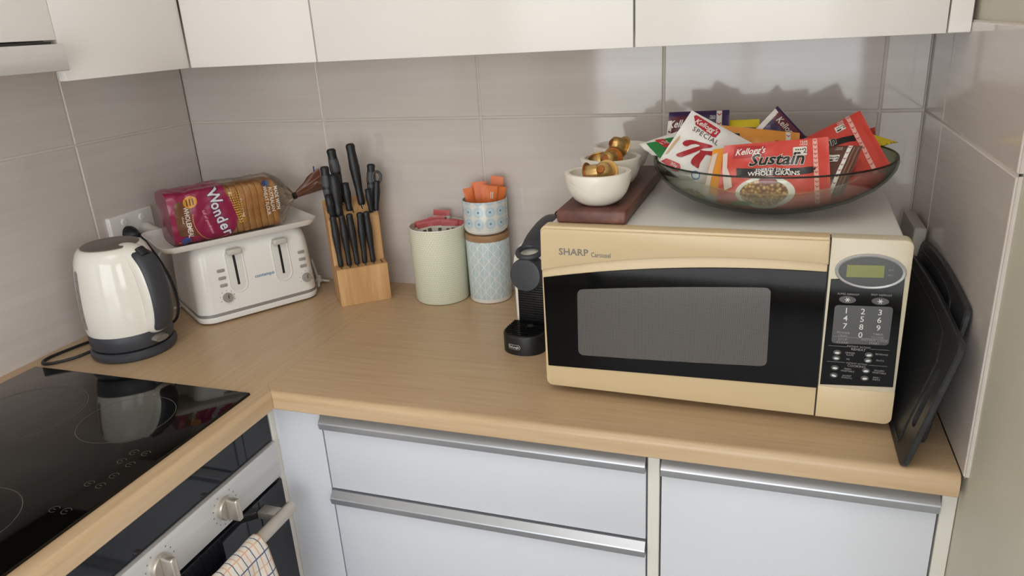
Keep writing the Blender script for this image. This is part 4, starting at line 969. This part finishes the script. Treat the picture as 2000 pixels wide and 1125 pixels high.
for s_, nm in ((0.4665, 'l'), (0.5095, 'r')):
    z = 0.2125+0.0008*(nm == 'r'); mb = MB(); face(mb, ell(*mwp(s_, z), 0.0115, 0.0058, 28), 0.0004, 0.003, 0.0006); bt = mb.build('defrost_button', M['keypad'], pn, smooth=20)
    mb = MB()
    for q in range(3): lay(mb, poly_bm([(-0.0036, -0.0005), (0.0036, -0.0005), (0.0036, 0.0005), (-0.0036, 0.0005)]), onface(0.0001), mwp(s_, z), q*PI/3)
    mb.build('snowflake', M['printw'], bt, smooth=0)
mb = MB()
rows = ((0.1955, '123'), (0.1835, '456'), (0.1712, '789'), (0.1585, ' 0 '))
for z, tx in rows:
    for s_, ch in zip((0.4665, 0.4885, 0.5110), tx):
        if ch != ' ': lay(mb, text_bm(ch, 0.0125, bold=0.004), onface(0.0003), mwp(s_, z+(s_-0.4885)*0.02))
mb.build('numerals', M['printw'], pn)
mb = MB(); mb_up = MB()
for s_, z, tx, sz in ((0.4655, 0.1605, 'POWER', 0.0050), (0.4655, 0.1555, 'LEVEL', 0.0050), (0.5115, 0.1615, 'TIMER', 0.0050), (0.5115, 0.1565, 'CLOCK', 0.0050), (0.4655, 0.1500, 'STOP', 0.0052), (0.4655, 0.1450, 'CLEAR', 0.0052), (0.5080, 0.1515, 'INSTANT COOK', 0.0048), (0.5080, 0.1468, 'START', 0.0048),
                      (0.4670, 0.2215, 'SUPER DEFROST', 0.0040), (0.5100, 0.2225, 'EASY DEFROST', 0.0040), (0.4880, 0.1395, 'INSTANT ACTION', 0.0038), (0.4880, 0.1352, 'REHEAT', 0.0055), (0.4880, 0.1122, 'INSTANT ACTION', 0.0034), (0.4880, 0.1080, 'COOKING', 0.0052),
                      (0.4775, 0.1290, 'DINNER', 0.0036), (0.4775, 0.1255, 'PLATE', 0.0036), (0.4755, 0.1185, 'PIE', 0.0036), (0.5195, 0.1300, 'BEVERAGE', 0.0036), (0.5185, 0.1200, 'PASTA', 0.0036),
                      (0.4765, 0.1025, 'FRESH', 0.0036), (0.4765, 0.0990, 'VEGETABLE', 0.0036), (0.5190, 0.1035, 'FROZEN', 0.0036), (0.5190, 0.1000, 'VEGETABLE', 0.0036), (0.4765, 0.0910, 'JACKET', 0.0036), (0.4765, 0.0875, 'POTATO', 0.0036), (0.5165, 0.0920, 'RICE /', 0.0036), (0.5165, 0.0885, 'PASTA', 0.0036)):
    lay(mb_up if z > 0.2 else mb, text_bm(tx, sz, bold=0.008), onface(0.0003), mwp(s_, z+(s_-0.4885)*0.02))
mb.build('panel_print', M['printg'], pn); mb_up.build('defrost_print', M['printg'], pn)
mb = MB()
for z in (0.1375, 0.1115):
    for x0, x1 in ((0.447, 0.472), (0.504, 0.529)): lay(mb, poly_bm([(x0-0.2715, z), (x1-0.2715, z+0.0006), (x1-0.2715, z+0.0011), (x0-0.2715, z+0.0005)]), onface(0.0005))
lay(mb, poly_bm([(0.452-0.2715, 0.1538), (0.526-0.2715, 0.1548), (0.526-0.2715, 0.1543), (0.452-0.2715, 0.1533)]), onface(0.0003))
mb.build('divider_lines', M['printg'], pn)
for s_, z in ((0.4600, 0.1275), (0.4595, 0.1183), (0.5030, 0.1280), (0.5025, 0.1190), (0.4590, 0.1020), (0.5015, 0.1020), (0.4585, 0.0895), (0.5010, 0.0895)):
    mb = MB(); face(mb, ell(*mwp(s_, z), 0.0056, 0.0042, 22), 0.0004, 0.003, 0.0005); bt = mb.build('menu_button', M['keypad'], pn, smooth=20)
    mb = MB(); lay(mb, poly_bm(ell(0, 0, 0.0034, 0.0017, 14)), onface(0.0001), mwp(s_, z-0.0003), random.uniform(-0.3, 0.3)); mb.build('symbol', M['printw'], bt, smooth=0)
MTOP = B + MT - 0.001

# ------------------------------------------------------------------ chopping boards between the microwave and the right wall
def tray_board(name, label, foot, lean, L, H, th, m, bulge=0.008, slot=True, r=0.014, up=0.0, group=None):
    """stands on its long edge: local x = along the edge (towards the room is 0), local z = up, local y = thickness; leans to +x of the world"""
    t = thing(name, label, 'chopping board', foot)
    t.rotation_euler = (0, 0, 0)
    # axes: along -> +y world, up -> leaning, normal
    al = Vector((0, 1, 0)); upv = Vector((math.sin(lean), 0, math.cos(lean))); no = al.cross(upv)
    t.rotation_euler = Matrix((al, upv, no)).transposed().to_euler()
    # outline in (along, up)
    o = []
    for i in range(13): o.append((L*(1-i/12), H + bulge*math.sin(PI*(1-i/12))))
    o = rrect(0, 0, L, H, r, 6)
    o = [(x, z + (bulge*math.sin(PI*x/L)*max(0, (z-H*0.5)/(H*0.5)))) for x, z in o]
    # add points along the top so that it curves
    k = 7; top = [(L*i/16, H+bulge*math.sin(PI*i/16)) for i in range(15, 0, -1) if r < L*i/16 < L-r]
    o = o[:7] + top + o[7:]
    mb = MB(); b = bmesh.new()
    if slot:
        hole = [(x, z) for x, z in rrect(0.020, 0.055, 0.040, 0.150, 0.0095, 6)][::-1]
    else: hole = None
    def loop(pts, z): return [b.verts.new((x, y, z)) for x, y in pts]
    def ins(pts, d):
        c = Vector((sum(p[0] for p in pts)/len(pts), sum(p[1] for p in pts)/len(pts)))
        return [(p[0]+(d if p[0] < c.x-L*0.25 else -d if p[0] > c.x+L*0.25 else 0), p[1]+(d if p[1] < H*0.5 else -d)) for p in pts]
    e = 0.002
    lo = [loop(ins(o, e), 0), loop(o, e), loop(o, th-e), loop(ins(o, e), th)]
    n = len(o)
    for A, C in zip(lo, lo[1:]):
        for i in range(n): b.faces.new([A[i], A[(i+1) % n], C[(i+1) % n], C[i]])
    if hole:
        h0, h1 = loop(hole, 0), loop(hole, th); m_ = len(hole)
        for i in range(m_): b.faces.new([h0[i], h0[(i+1) % m_], h1[(i+1) % m_], h1[i]])
    for outer, hv in ((lo[0], h0 if hole else None), (lo[-1], h1 if hole else None)):
        if hv is None: b.faces.new(outer); continue
        es = [b.edges.get((outer[i], outer[(i+1) % n])) for i in range(n)] + [b.edges.get((hv[i], hv[(i+1) % m_])) for i in range(m_)]
        bmesh.ops.triangle_fill(b, edges=es, use_beauty=True, use_dissolve=False)
    bmesh.ops.recalc_face_normals(b, faces=b.faces); mb.merge(b); mb.build('slab', m, t, smooth=35)
    # raised line that frames the cutting face (the side turned to the microwave)
    x0 = 0.052 if slot else 0.02
    ln = [(L-0.016, 0.014), (x0, 0.014), (x0-0.004*0, 0.02), (x0, H-0.05), (x0+0.03, H-0.018+bulge*0.4)] + [(L*q, H-0.016+bulge*math.sin(PI*q)) for q in (0.35, 0.5, 0.7, 0.9)] + [(L-0.016, H-0.02)]
    MB().tube([(x, z, -0.0004) for x, z in ln], 0.0016, 6).build('juice_groove', m, t)
    return t
tray_board('chopping_board', 'front black chopping board with a hand slot, standing beside the microwave', (1.6500, -0.606, B+0.001), math.radians(14.5), 0.40, 0.200, 0.009, M['board'], 0.006)
tray_board('chopping_board', 'rear black chopping board standing closer to the right tiled wall', (1.6830, -0.535, B+0.001), math.radians(9.0), 0.345, 0.219, 0.009, M['board'], 0.010)
t = thing('chopping_board', 'pale grey thick board standing behind the black boards', 'chopping board', (1.690, -0.188, B), 0)
t.rotation_euler = (0, math.radians(3.2), 0)
MB().box((0, 0, 0.001), (0.021, 0.130, 0.236), 0.003, 3).build('slab', M['greyboard'], t)

# ------------------------------------------------------------------ serving board with marble bowls and coffee capsules
WB = (1.185, -0.474); t = thing('serving_board', 'dark reddish wooden serving board on the microwave top under the marble bowls', 'board', (WB[0], WB[1], MTOP+0.0012), math.radians(-1.0))
MB().box((-0.0575, 0.0, 0.0), (0.0575, 0.385, 0.0215), 0.004, 3).build('plank', M['darkwood'], t)
WZ = MTOP + 0.0012 + 0.0216
def marble_bowl(label, x, y, R=0.0545, H=0.054):
    t = thing('marble_bowl', label, 'bowl', (x, y, WZ), random.uniform(0, 6), 'white marble bowls on the serving board')
    prof = [(0, 0), (0.022, 0), (0.030, 0.0015)] + [(0.030+(R-0.030)*math.sin(q), 0.0015+(H-0.0025)*(1-math.cos(q))) for q in [PI/2*i/12 for i in range(1, 13)]]
    prof = [(0, 0), (0.024, 0), (0.031, 0.003), (0.040, 0.0095), (0.0470, 0.019), (0.0515, 0.030), (0.0540, 0.042), (0.0548, 0.0515), (0.0542, 0.0535), (0.0525, 0.0543), (0.0475, 0.0540), (0.0462, 0.0528), (0.0450, 0.042), (0.042, 0.031), (0.035, 0.0205), (0.024, 0.0135), (0.010, 0.011), (0, 0.0108)]
    MB().lathe(prof, 64).build('bowl', M['marble'], t); return t
marble_bowl('front white marble bowl holding two gold coffee capsules', 1.1865, -0.420)
marble_bowl('middle white marble bowl heaped with gold coffee capsules', 1.1810, -0.288)
marble_bowl('rearmost white marble bowl beside the green cereal packet', 1.1760, -0.160)
GC = 'gold coffee capsules in the marble bowls'
def capsule(label, x, y, z, axis, copper=False):
    t = thing('coffee_capsule', label, 'coffee capsule', (x, y, WZ+z), 0, GC)
    a = Vector(axis).normalized(); t.rotation_euler = a.to_track_quat('Z', 'Y').to_euler(); t.scale = (1.12, 1.12, 1.12)
    MB().lathe([(0, 0.0235), (0.0055, 0.0232), (0.0075, 0.0215), (0.0108, 0.0190), (0.0118, 0.0165), (0.0145, 0.0), (0.0140, -0.0015), (0, -0.0015)], 32).build('cup', M['gold'], t)
    MB().lathe([(0, 0.0002), (0.0180, 0.0002), (0.0186, -0.0006), (0.0180, -0.0016), (0, -0.0020)], 32).build('lid', M['copper'] if copper else M['gold'], t)
    MB().lathe([(0, 0.0241), (0.0050, 0.0237), (0.0062, 0.0227), (0.0050, 0.0231), (0, 0.0234)], 24).build('nose', M['copper'], t)
    return t
capsule('gold capsule lying on its side at the left of the front marble bowl', 1.174, -0.432, 0.0500, (0.9, -0.15, 0.25), True)
capsule('gold capsule with its nose towards us at the right of the front marble bowl', 1.2010, -0.424, 0.0530, (-0.15, -0.9, 0.35))
capsule('large upper gold capsule lying on top in the middle marble bowl', 1.2000, -0.278, 0.0690, (-0.62, -0.62, 0.42))
capsule('copper fronted gold capsule in front in the middle marble bowl', 1.1880, -0.308, 0.0530, (-0.3, -0.9, 0.2), True)
capsule('pale gold capsule at the left inside the middle marble bowl', 1.1610, -0.290, 0.0500, (0.2, -0.6, -0.7))

# ------------------------------------------------------------------ glass bowl and cereal packets
GX, GY, GZ = 1.455, -0.310, MTOP + 0.0008
t = thing('glass_bowl', 'wide shallow clear glass bowl full of cereal packets on the microwave', 'bowl', (GX, GY, GZ))
gout = [(0, 0), (0.060, 0.0), (0.085, 0.003), (0.115, 0.0115), (0.143, 0.0235), (0.166, 0.038), (0.181, 0.053), (0.1895, 0.067), (0.1915, 0.077), (0.1905, 0.0835)]
gin = [(r-0.0036 if r > 0.01 else 0, z+0.0036*(1-min(1, z/0.07))+0.0004) for r, z in gout[:-1]] + [(0.1872, 0.0832)]
def bowl_in(z):
    for (r0, z0), (r1, z1) in zip(gin, gin[1:]):
        if z0 <= z <= z1 and z1 > z0: return r0+(r1-r0)*(z-z0)/(z1-z0)
    return 0.1872 if z > 0.08 else 0.06
M['bowlglass'] = thin_glass('green_tinted_glass', 'fbfdfb', 0.08, 'b9c6be')
MB().lathe(gout + [(0.1889, 0.0846)] + gin[::-1], 128).build('bowl', M['bowlglass'], t, smooth=60)
MB().tube([(0.1890*math.cos(q), 0.1890*math.sin(q), 0.0838) for q in [2*PI*i/128 for i in range(129)]], 0.0015, 8).build('rim', thin_glass('dark_glass_rim', '7d8a84', 0.2), t)

P_ = {}
def pm(n, c, rough=0.28):
    if n not in P_: P_[n] = mat('packet_'+n, c, rough)
    return P_[n]
def clampin(p, m=0.003):
    """keep a packet inside the bowl where it is below the rim"""
    z = p.z-GZ
    if z < 0.0855:
        z = max(z, 0.0065+m); r = Vector((p.x-GX, p.y-GY)); R = bowl_in(min(z, 0.083))-m
        if r.length > R: r = r.normalized()*R
        return Vector((GX+r.x, GY+r.y, GZ+z))
    return p
GP = 'cereal packets in the glass bowl'
class Packet:
    def __init__(s, label, TL, TR, BR, BL, front, th=0.012, name='cereal_packet', seed=0, back=None):
        f = lambda p: Vector((p[0], p[1], p[2]+B))
        s.c = [f(q) for q in (TL, TR, BR, BL)]; s.w = ((s.c[1]-s.c[0]).length+(s.c[2]-s.c[3]).length)/2; s.h = ((s.c[0]-s.c[3]).length+(s.c[1]-s.c[2]).length)/2
        s.th = th; s.seed = seed
        s.n = (s.c[1]-s.c[0]).cross(s.c[3]-s.c[0]).normalized()
        if s.n.y > 0: s.n = -s.n
        s.o = (s.c[2]+s.c[3])/2
        s.t = thing(name, label, 'cereal packet', s.o, 0, GP)
        mb = MB(); mb.grid(lambda u, v: s.S(u, v), 26, 22); mb.grid(lambda u, v: s.S(1-u, v, 0, -1), 26, 22)
        bmesh.ops.remove_doubles(mb.bm, verts=mb.bm.verts, dist=0.00005)
        mb.build('pouch', front, s.t, smooth=60)
    def S(s, u, v, off=0.0, sgn=1):
        TL, TR, BR, BL = s.c; p = (BL*(1-u)+BR*u)*(1-v)+(TL*(1-u)+TR*u)*v
        uu = min(1, max(0, u)); vv = min(1, max(0, v))
        e = max(0.0, math.sin(PI*min(1, max(0, (uu-0.04)/0.92))))**0.55*max(0.0, math.sin(PI*vv))**0.45
        wr = noise.noise(Vector((u*4.5+s.seed, v*4.5, s.seed*1.7)))*0.0042*e + noise.noise(Vector((u*13+s.seed, v*9, 2.0)))*0.0010*e
        edge = 0.0012*math.sin(v*14+s.seed)*(1-e) if 0 <= u <= 1 else 0
        p = p + s.n*(sgn*(s.th*0.5*e) + wr + edge + sgn*0.00025)
        p = clampin(p)
        return p + s.n*off - s.o
    def F(s, off):
        return lambda x, y: s.S(x/s.w, y/s.h, off)
    def shape(s, name, m, pts, off=0.0006, step=0.008, more=()):
        """pts in packet fractions (0..1)"""
        mb = MB()
        for q in (pts,)+tuple(more): lay(mb, poly_bm([(a*s.w, b*s.h) for a, b in q]), s.F(off), step=step)
        return mb.build(name, m, s.t)
    def text(s, name, m, tx, size, at, off=0.0012, rot=0.0, parent=None, **k):
        mb = MB(); lay(mb, text_bm(tx, size, **k), s.F(off), (at[0]*s.w, at[1]*s.h), rot, 0.006); return mb.build(name, m, parent or s.t)
    def seam(s, m, m2, u0, u1, width=0.045, n=9, off=0.0009):
        """pale tear strip with small chevrons, from (u0, top) to (u1, bottom)"""
        a, b = Vector((u0*s.w, 0.985*s.h)), Vector((u1*s.w, 0.0)); hw = width*s.w/2
        mb = MB(); lay(mb, poly_bm([(a.x-hw, a.y), (a.x+hw, a.y), (b.x+hw, b.y), (b.x-hw, b.y)]), s.F(off), step=0.007); st = mb.build('tear_strip', m, s.t)
        mb = MB()
        for i in range(n):
            c = a.lerp(b, (i+0.5)/n); q = hw*0.75
            lay(mb, poly_bm([(-q, q*0.5), (0, -q*0.4), (q, q*0.5), (q, q*1.1), (0, q*0.25), (-q, q*1.1)]), s.F(off+0.0005), (c.x, c.y))
        mb.build('chevrons', m2, st, smooth=0)
    def stars(s, at, w=0.018, h=0.013, rot=0.0):
        mb = MB(); lay(mb, poly_bm(rrect(-w/2, -h/2, w/2, h/2, 0.0015, 3)), s.F(0.0009), (at[0]*s.w, at[1]*s.h), rot, 0.006); st = mb.build('rating_label', pm('label_white', 'd9d2c8'), s.t)
        mb = MB()
        for k in range(4): lay(mb, poly_bm(ell(-w*0.28+k*w*0.16, h*0.16, w*0.06, w*0.06, 8)), s.F(0.0013), (at[0]*s.w, at[1]*s.h), rot)
        lay(mb, poly_bm(rrect(-w*0.4, -h*0.36, w*0.05, -h*0.12, 0.0006, 2)), s.F(0.0013), (at[0]*s.w, at[1]*s.h), rot)
        lay(mb, text_bm('2', h*0.8, bold=0.01), s.F(0.0013), (at[0]*s.w+w*0.36*math.cos(rot), at[1]*s.h+w*0.36*math.sin(rot)), rot); mb.build('stars', pm('dark_ink', '3a3634'), st, smooth=0)
RED = ('red', 'c9463c'); DKRED = pm('dark_red', 'a8282c'); WHT = pm('white', 'e2ddd6'); INK = pm('black_ink', '1f1d1d'); PINK = pm('strip_pink', 'e2a79c'); CHV = pm('strip_red', 'b5433b')
OFFW = pm('off_white', 'cfc6bc')

# purple packets at the back
p = Packet('purple cereal packet lying at the back left behind the white packet', (1.274, -0.205, 0.446), (1.380, -0.195, 0.447), (1.384, -0.26, 0.355), (1.271, -0.265, 0.355), pm('purple', '37274c'), seed=1)
p.shape('maker_patch', pm('maroon', '5a2030'), rrect(0.02, 0.62, 0.50, 0.90, 0.03, 3)); p.text('maker_lettering', WHT, "Kellogg's", 0.0200, (0.26, 0.76), shear=0.3, bold=0.015, sx=0.8)
p.shape('white_edge', OFFW, [(0.0, 0.45), (0.06, 0.45), (0.075, 0.84), (0.0, 0.84)]); p.seam(OFFW, DKRED, 0.835, 0.835, 0.09, 6); p.text('tear_lettering', WHT, 'TEAR\nHERE', 0.0045, (0.73, 0.86))
p = Packet('purple cereal packet tilted on its corner at the back of the bowl', (1.461, -0.205, 0.454), (1.511, -0.208, 0.401), (1.466, -0.232, 0.345), (1.414, -0.228, 0.404), pm('purple', '37274c'), seed=2)
p.shape('maker_patch', pm('maroon', '5a2030'), [(0.10, 0.68), (0.98, 0.68), (0.99, 0.95), (0.10, 0.95)]); p.text('maker_lettering', OFFW, "Kellogg's", 0.0165, (0.52, 0.80), shear=0.3, bold=0.012, sx=0.85)
p.shape('white_edge', OFFW, [(0.005, 0.0), (0.12, 0.0), (0.12, 0.90), (0.005, 0.92)]); p.shape('pale_ring', OFFW, ell(0.62, 0.50, 0.10, 0.08, 20)); p.shape('ring_centre', pm('purple', '37274c'), ell(0.62, 0.50, 0.06, 0.045, 20), 0.0011)
# yellow packets
p = Packet('yellow cereal packet lying flat behind the orange one at the back', (1.347, -0.190, 0.428), (1.432, -0.190, 0.430), (1.436, -0.235, 0.352), (1.352, -0.235, 0.352), pm('yellow', 'd6bd2a'), seed=3)
p.shape('purple_band', pm('purple_band', '4a2a3e'), [(0.02, 0.62), (0.98, 0.60), (0.98, 0.80), (0.02, 0.84)])
p = Packet('yellow cereal packet poking out at the right end of the bowl', (1.603, -0.235, 0.412), (1.683, -0.200, 0.381), (1.628, -0.270, 0.342), (1.585, -0.275, 0.352), pm('yellow', 'd6bd2a'), 0.010, seed=4)
p.shape('white_marks', OFFW, [(0.60, 0.93), (0.66, 0.99), (0.88, 0.82), (0.82, 0.76)]); p.shape('dark_marks', INK, [(0.63, 0.92), (0.66, 0.95), (0.70, 0.91), (0.67, 0.88)], 0.0011, more=([(0.72, 0.86), (0.75, 0.89), (0.80, 0.84), (0.77, 0.81)],))
p = Packet('dark red packet mostly hidden behind the right red packet', (1.572, -0.222, 0.404), (1.619, -0.215, 0.417), (1.624, -0.262, 0.352), (1.574, -0.262, 0.352), pm('deep_red', '9c2f2b'), 0.010, seed=5)
# orange packet in the middle
p = Packet('orange cereal packet in the middle behind the front red packet', (1.367, -0.25, 0.428), (1.499, -0.25, 0.413), (1.502, -0.31, 0.335), (1.369, -0.31, 0.335), pm('orange', 'd08a3a'), seed=6)
p.seam(OFFW, DKRED, 0.86, 0.86, 0.06, 6); p.shape('red_mark', DKRED, [(0.70, 0.72), (0.80, 0.72), (0.80, 0.80), (0.70, 0.80)]); p.shape('dark_mark', INK, [(0.12, 0.83), (0.26, 0.83), (0.26, 0.88), (0.12, 0.88)])
# green packet
p = Packet('green and white cereal packet hanging over the left rim', (1.235, -0.305, 0.404), (1.303, -0.262, 0.421), (1.345, -0.320, 0.355), (1.279, -0.350, 0.381), WHT, 0.010, seed=7)
p.shape('green_panel', pm('green', '2f7f45'), [(0.10, 0.16), (0.92, 0.10), (0.94, 0.86), (0.12, 0.90)]); p.shape('red_badge', pm('badge_red', 'b8353a'), [(0.34, 0.94), (0.52, 0.88), (0.60, 0.62), (0.40, 0.60)], 0.0011); p.text('badge_lettering', WHT, '12g', 0.012, (0.47, 0.76), 0.0016, 0.3)
# red packet at the right
I = p = Packet('red cereal packet tilted up at the right with a pink tear strip', (1.509, -0.275, 0.410), (1.589, -0.250, 0.449), (1.634, -0.330, 0.373), (1.556, -0.375, 0.338), pm('red', 'c9463c'), seed=8)
p.shape('black_band', INK, [(0.0, 0.58), (0.30, 0.64), (0.69, 0.56), (0.70, 0.66), (0.34, 0.74), (0.0, 0.72)]); p.seam(PINK, CHV, 0.755, 0.715, 0.075, 11); p.stars((0.555, 0.845), 0.0165, 0.012, -0.02)
p.text('tear_lettering', WHT, 'TEAR\nHERE', 0.0048, (0.60, 0.93)); p.text('name_outline', OFFW, 'Sustain', 0.024, (0.10, 0.71), 0.0012, 0.03, shear=0.3, bold=0.05, sx=0.8); p.text('name_lettering', INK, 'Sustain', 0.024, (0.10, 0.71), 0.0017, 0.03, shear=0.3, bold=0.015, sx=0.8)
# brown packet between the red ones
p = Packet('brown packet with a white tear strip between the two red packets', (1.533, -0.345, 0.408), (1.588, -0.352, 0.409), (1.560, -0.412, 0.345), (1.508, -0.412, 0.345), pm('brown', '5b3a30'), 0.008, seed=9)
p.seam(WHT, DKRED, 0.705, 0.665, 0.11, 8); p.stars((0.38, 0.70), 0.016, 0.013); p.text('tear_lettering', OFFW, 'TEAR\nHERE', 0.0042, (0.44, 0.90))
for k, (x0, x1) in enumerate(((0.80, 0.77), (0.90, 0.87))): p.shape('choc_stripe', pm('choc_stripe', '8a6150'), [(x0, 0.96), (x0+0.035, 0.96), (x1+0.035, 0.05), (x1, 0.05)])
# white packet with the red letter
C = p = Packet('white cereal packet with a big red letter K leaning at the left', (1.323, -0.292, 0.460), (1.424, -0.292, 0.404), (1.378, -0.372, 0.311), (1.276, -0.362, 0.384), pm('white_k', 'e0dcd8'), seed=10)
K1 = [(0.143, 0.455), (0.161, 0.513), (0.235, 0.572), (0.34, 0.606), (0.434, 0.627), (0.522, 0.646), (0.502, 0.602), (0.419, 0.535), (0.367, 0.447), (0.294, 0.336), (0.235, 0.258), (0.177, 0.234), (0.154, 0.256), (0.195, 0.319), (0.273, 0.424), (0.33, 0.506), (0.369, 0.559), (0.318, 0.555), (0.257, 0.507), (0.222, 0.447), (0.178, 0.429)]
K2 = [(0.402, 0.506), (0.431, 0.515), (0.513, 0.554), (0.637, 0.633), (0.669, 0.621), (0.683, 0.567), (0.571, 0.513), (0.505, 0.48), (0.498, 0.404), (0.492, 0.329), (0.508, 0.261), (0.464, 0.249), (0.39, 0.255), (0.369, 0.303), (0.381, 0.383), (0.409, 0.465)]
def smooth2(pts, k=4):
    n = len(pts); out = []
    for i in range(n):
        a, b, c, d = (Vector(pts[(i+j-1) % n]) for j in range(4))
        for q in range(k):
            t_ = q/k; out.append(tuple(0.5*((2*b)+(c-a)*t_+(2*a-5*b+4*c-d)*t_*t_+(3*b-a-3*c+d)*t_**3)))
    return out
p.shape('letter_k', pm('crimson', 'a3232f'), smooth2(K1), 0.0010, 0.008, more=(smooth2(K2),))
p.shape('maker_patch', pm('patch_red', 'ab2a35'), [(0.070, 0.930), (0.10, 0.960), (0.50, 0.925), (0.52, 0.895), (0.50, 0.780), (0.46, 0.765), (0.16, 0.800)], 0.0009); p.text('maker_lettering', WHT, "Kellogg's", 0.0150, (0.305, 0.860), 0.0015, -0.03, shear=0.3, bold=0.015, sx=0.82)
p.text('special_lettering', pm('grey_ink', '5a5553'), 'SPECIAL', 0.0125, (0.365, 0.722), 0.0012, -0.03, bold=0.008, space=1.15)
p.shape('red_badge', pm('badge_red', 'b8353a'), [(0.025, 0.045), (0.07, 0.125), (0.26, 0.160), (0.30, 0.12), (0.295, 0.055), (0.24, 0.035)], 0.0010); p.text('badge_lettering', WHT, '30g', 0.0085, (0.20, 0.10), 0.0015, 0.1)
p.shape('blue_ring', pm('ring_blue', '3d6ea5'), ell(0.521, 0.157, 0.062, 0.058, 28), 0.0010); p.shape('ring_middle', pm('ring_white', 'd5dde2'), ell(0.521, 0.157, 0.046, 0.043, 28), 0.0014)
p.shape('beige_flakes', pm('flakes', 'c8a882'), [(0.02, 0.16), (0.05, 0.2), (0.075, 0.5), (0.05, 0.55), (0.03, 0.4)], 0.0009, more=([(0.82, 0.25), (0.93, 0.3), (0.98, 0.5), (0.90, 0.55), (0.84, 0.42)],))
# slim orange packet squeezed in front
p = Packet('slim orange and white packet between the white and the front red packet', (1.364, -0.350, 0.403), (1.436, -0.347, 0.412), (1.442, -0.428, 0.324), (1.352, -0.430, 0.326), pm('juice_orange', 'e0912e'), 0.008, seed=11)
p.shape('pale_edge', pm('pale_edge', 'd8c6bc'), [(0.0, 0.10), (0.12, 0.06), (0.10, 0.5), (0.13, 0.92), (0.02, 0.90)], 0.0009)
# large red packet at the front
A = p = Packet('large front red cereal packet with black band and bowl picture', (1.383, -0.376, 0.413), (1.536, -0.376, 0.426), (1.545, -0.436, 0.328), (1.377, -0.436, 0.328), pm('red', 'c9463c'), 0.014, seed=12)
p.shape('maker_patch', DKRED, [(0.10, 0.77), (0.40, 0.755), (0.41, 0.93), (0.11, 0.965)]); p.text('maker_lettering', WHT, "Kellogg's", 0.0155, (0.265, 0.855), shear=0.3, bold=0.015, sx=0.84)
p.text('name_outline', OFFW, 'Sustain', 0.0280, (0.515, 0.695), 0.0011, 0.0, shear=0.28, bold=0.055, sx=1.04); p.text('name_lettering', INK, 'Sustain', 0.0280, (0.515, 0.695), 0.0016, 0.0, shear=0.28, bold=0.022, sx=1.04)
p.shape('black_band', INK, [(0.15, 0.60), (0.30, 0.575), (0.55, 0.56), (0.75, 0.565), (0.885, 0.585), (0.88, 0.50), (0.80, 0.475), (0.60, 0.445), (0.35, 0.445), (0.16, 0.47)], 0.0008)
p.text('claim_lettering', WHT, 'ENERGY FROM', 0.0075, (0.49, 0.535), bold=0.01); p.text('claim_large_lettering', WHT, 'WHOLE GRAINS', 0.0098, (0.50, 0.482), bold=0.018, sx=1.05)
p.seam(PINK, CHV, 0.873, 0.885, 0.042, 15); p.stars((0.735, 0.81), 0.0205, 0.0145); p.text('tear_lettering', WHT, 'TEAR\nHERE', 0.0052, (0.77, 0.925))
bw = p.shape('bowl_picture', pm('bowl_white', 'd9d0c6'), ell(0.43, 0.215, 0.265, 0.225, 40), 0.0008)
def flakes():
    m = mat('packet_flakes_picture', 'a87c48', 0.4); g = NG(m); v = g.n('ShaderNodeTexVoronoi'); v.inputs['Scale'].default_value = 190; g.l(g.coords(), v.inputs['Vector'])
    g.color(g.ramp(v.outputs['Distance'], [(0.15, 'd6b276'), (0.4, 'a9793f'), (0.7, '6b4526')])); return m
FLK = flakes(); p.shape('cereal_picture', FLK, ell(0.42, 0.205, 0.215, 0.185, 36), 0.0013)
p.shape('cherry_picture', pm('cherry', '7c2424'), ell(0.42, 0.375, 0.05, 0.045, 18), 0.0018, more=(ell(0.49, 0.360, 0.045, 0.04, 18),))
p.shape('milk_picture', pm('milk', 'd5c3b8'), [(0.0, 0.86), (0.045, 0.88), (0.06, 0.62), (0.11, 0.45), (0.13, 0.30), (0.06, 0.25), (0.02, 0.55)], 0.0009); p.shape('leaf_picture', pm('leaf', '4f7a3c'), ell(0.22, 0.045, 0.10, 0.03, 16), 0.0015)
# packets lying in the bottom of the bowl
p = Packet('packet with flakes picture lying low at the left side of the bowl', (1.285, -0.375, 0.365), (1.375, -0.40, 0.352), (1.390, -0.445, 0.318), (1.315, -0.425, 0.318), pm('pale_packet', 'b9b2a6'), 0.010, seed=13); p.shape('cereal_picture', FLK, ell(0.45, 0.38, 0.3, 0.3, 24), 0.0010)
p = Packet('red packet lying low at the right side of the bowl under the others', (1.540, -0.395, 0.362), (1.625, -0.35, 0.368), (1.600, -0.39, 0.318), (1.520, -0.43, 0.316), pm('red', 'c9463c'), 0.010, seed=14)
p = Packet('orange and beige packet lying flat along the bottom of the bowl', (1.400, -0.36, 0.318), (1.520, -0.36, 0.318), (1.530, -0.415, 0.314), (1.390, -0.415, 0.314), pm('salmon', 'cf8560'), 0.008, seed=15)
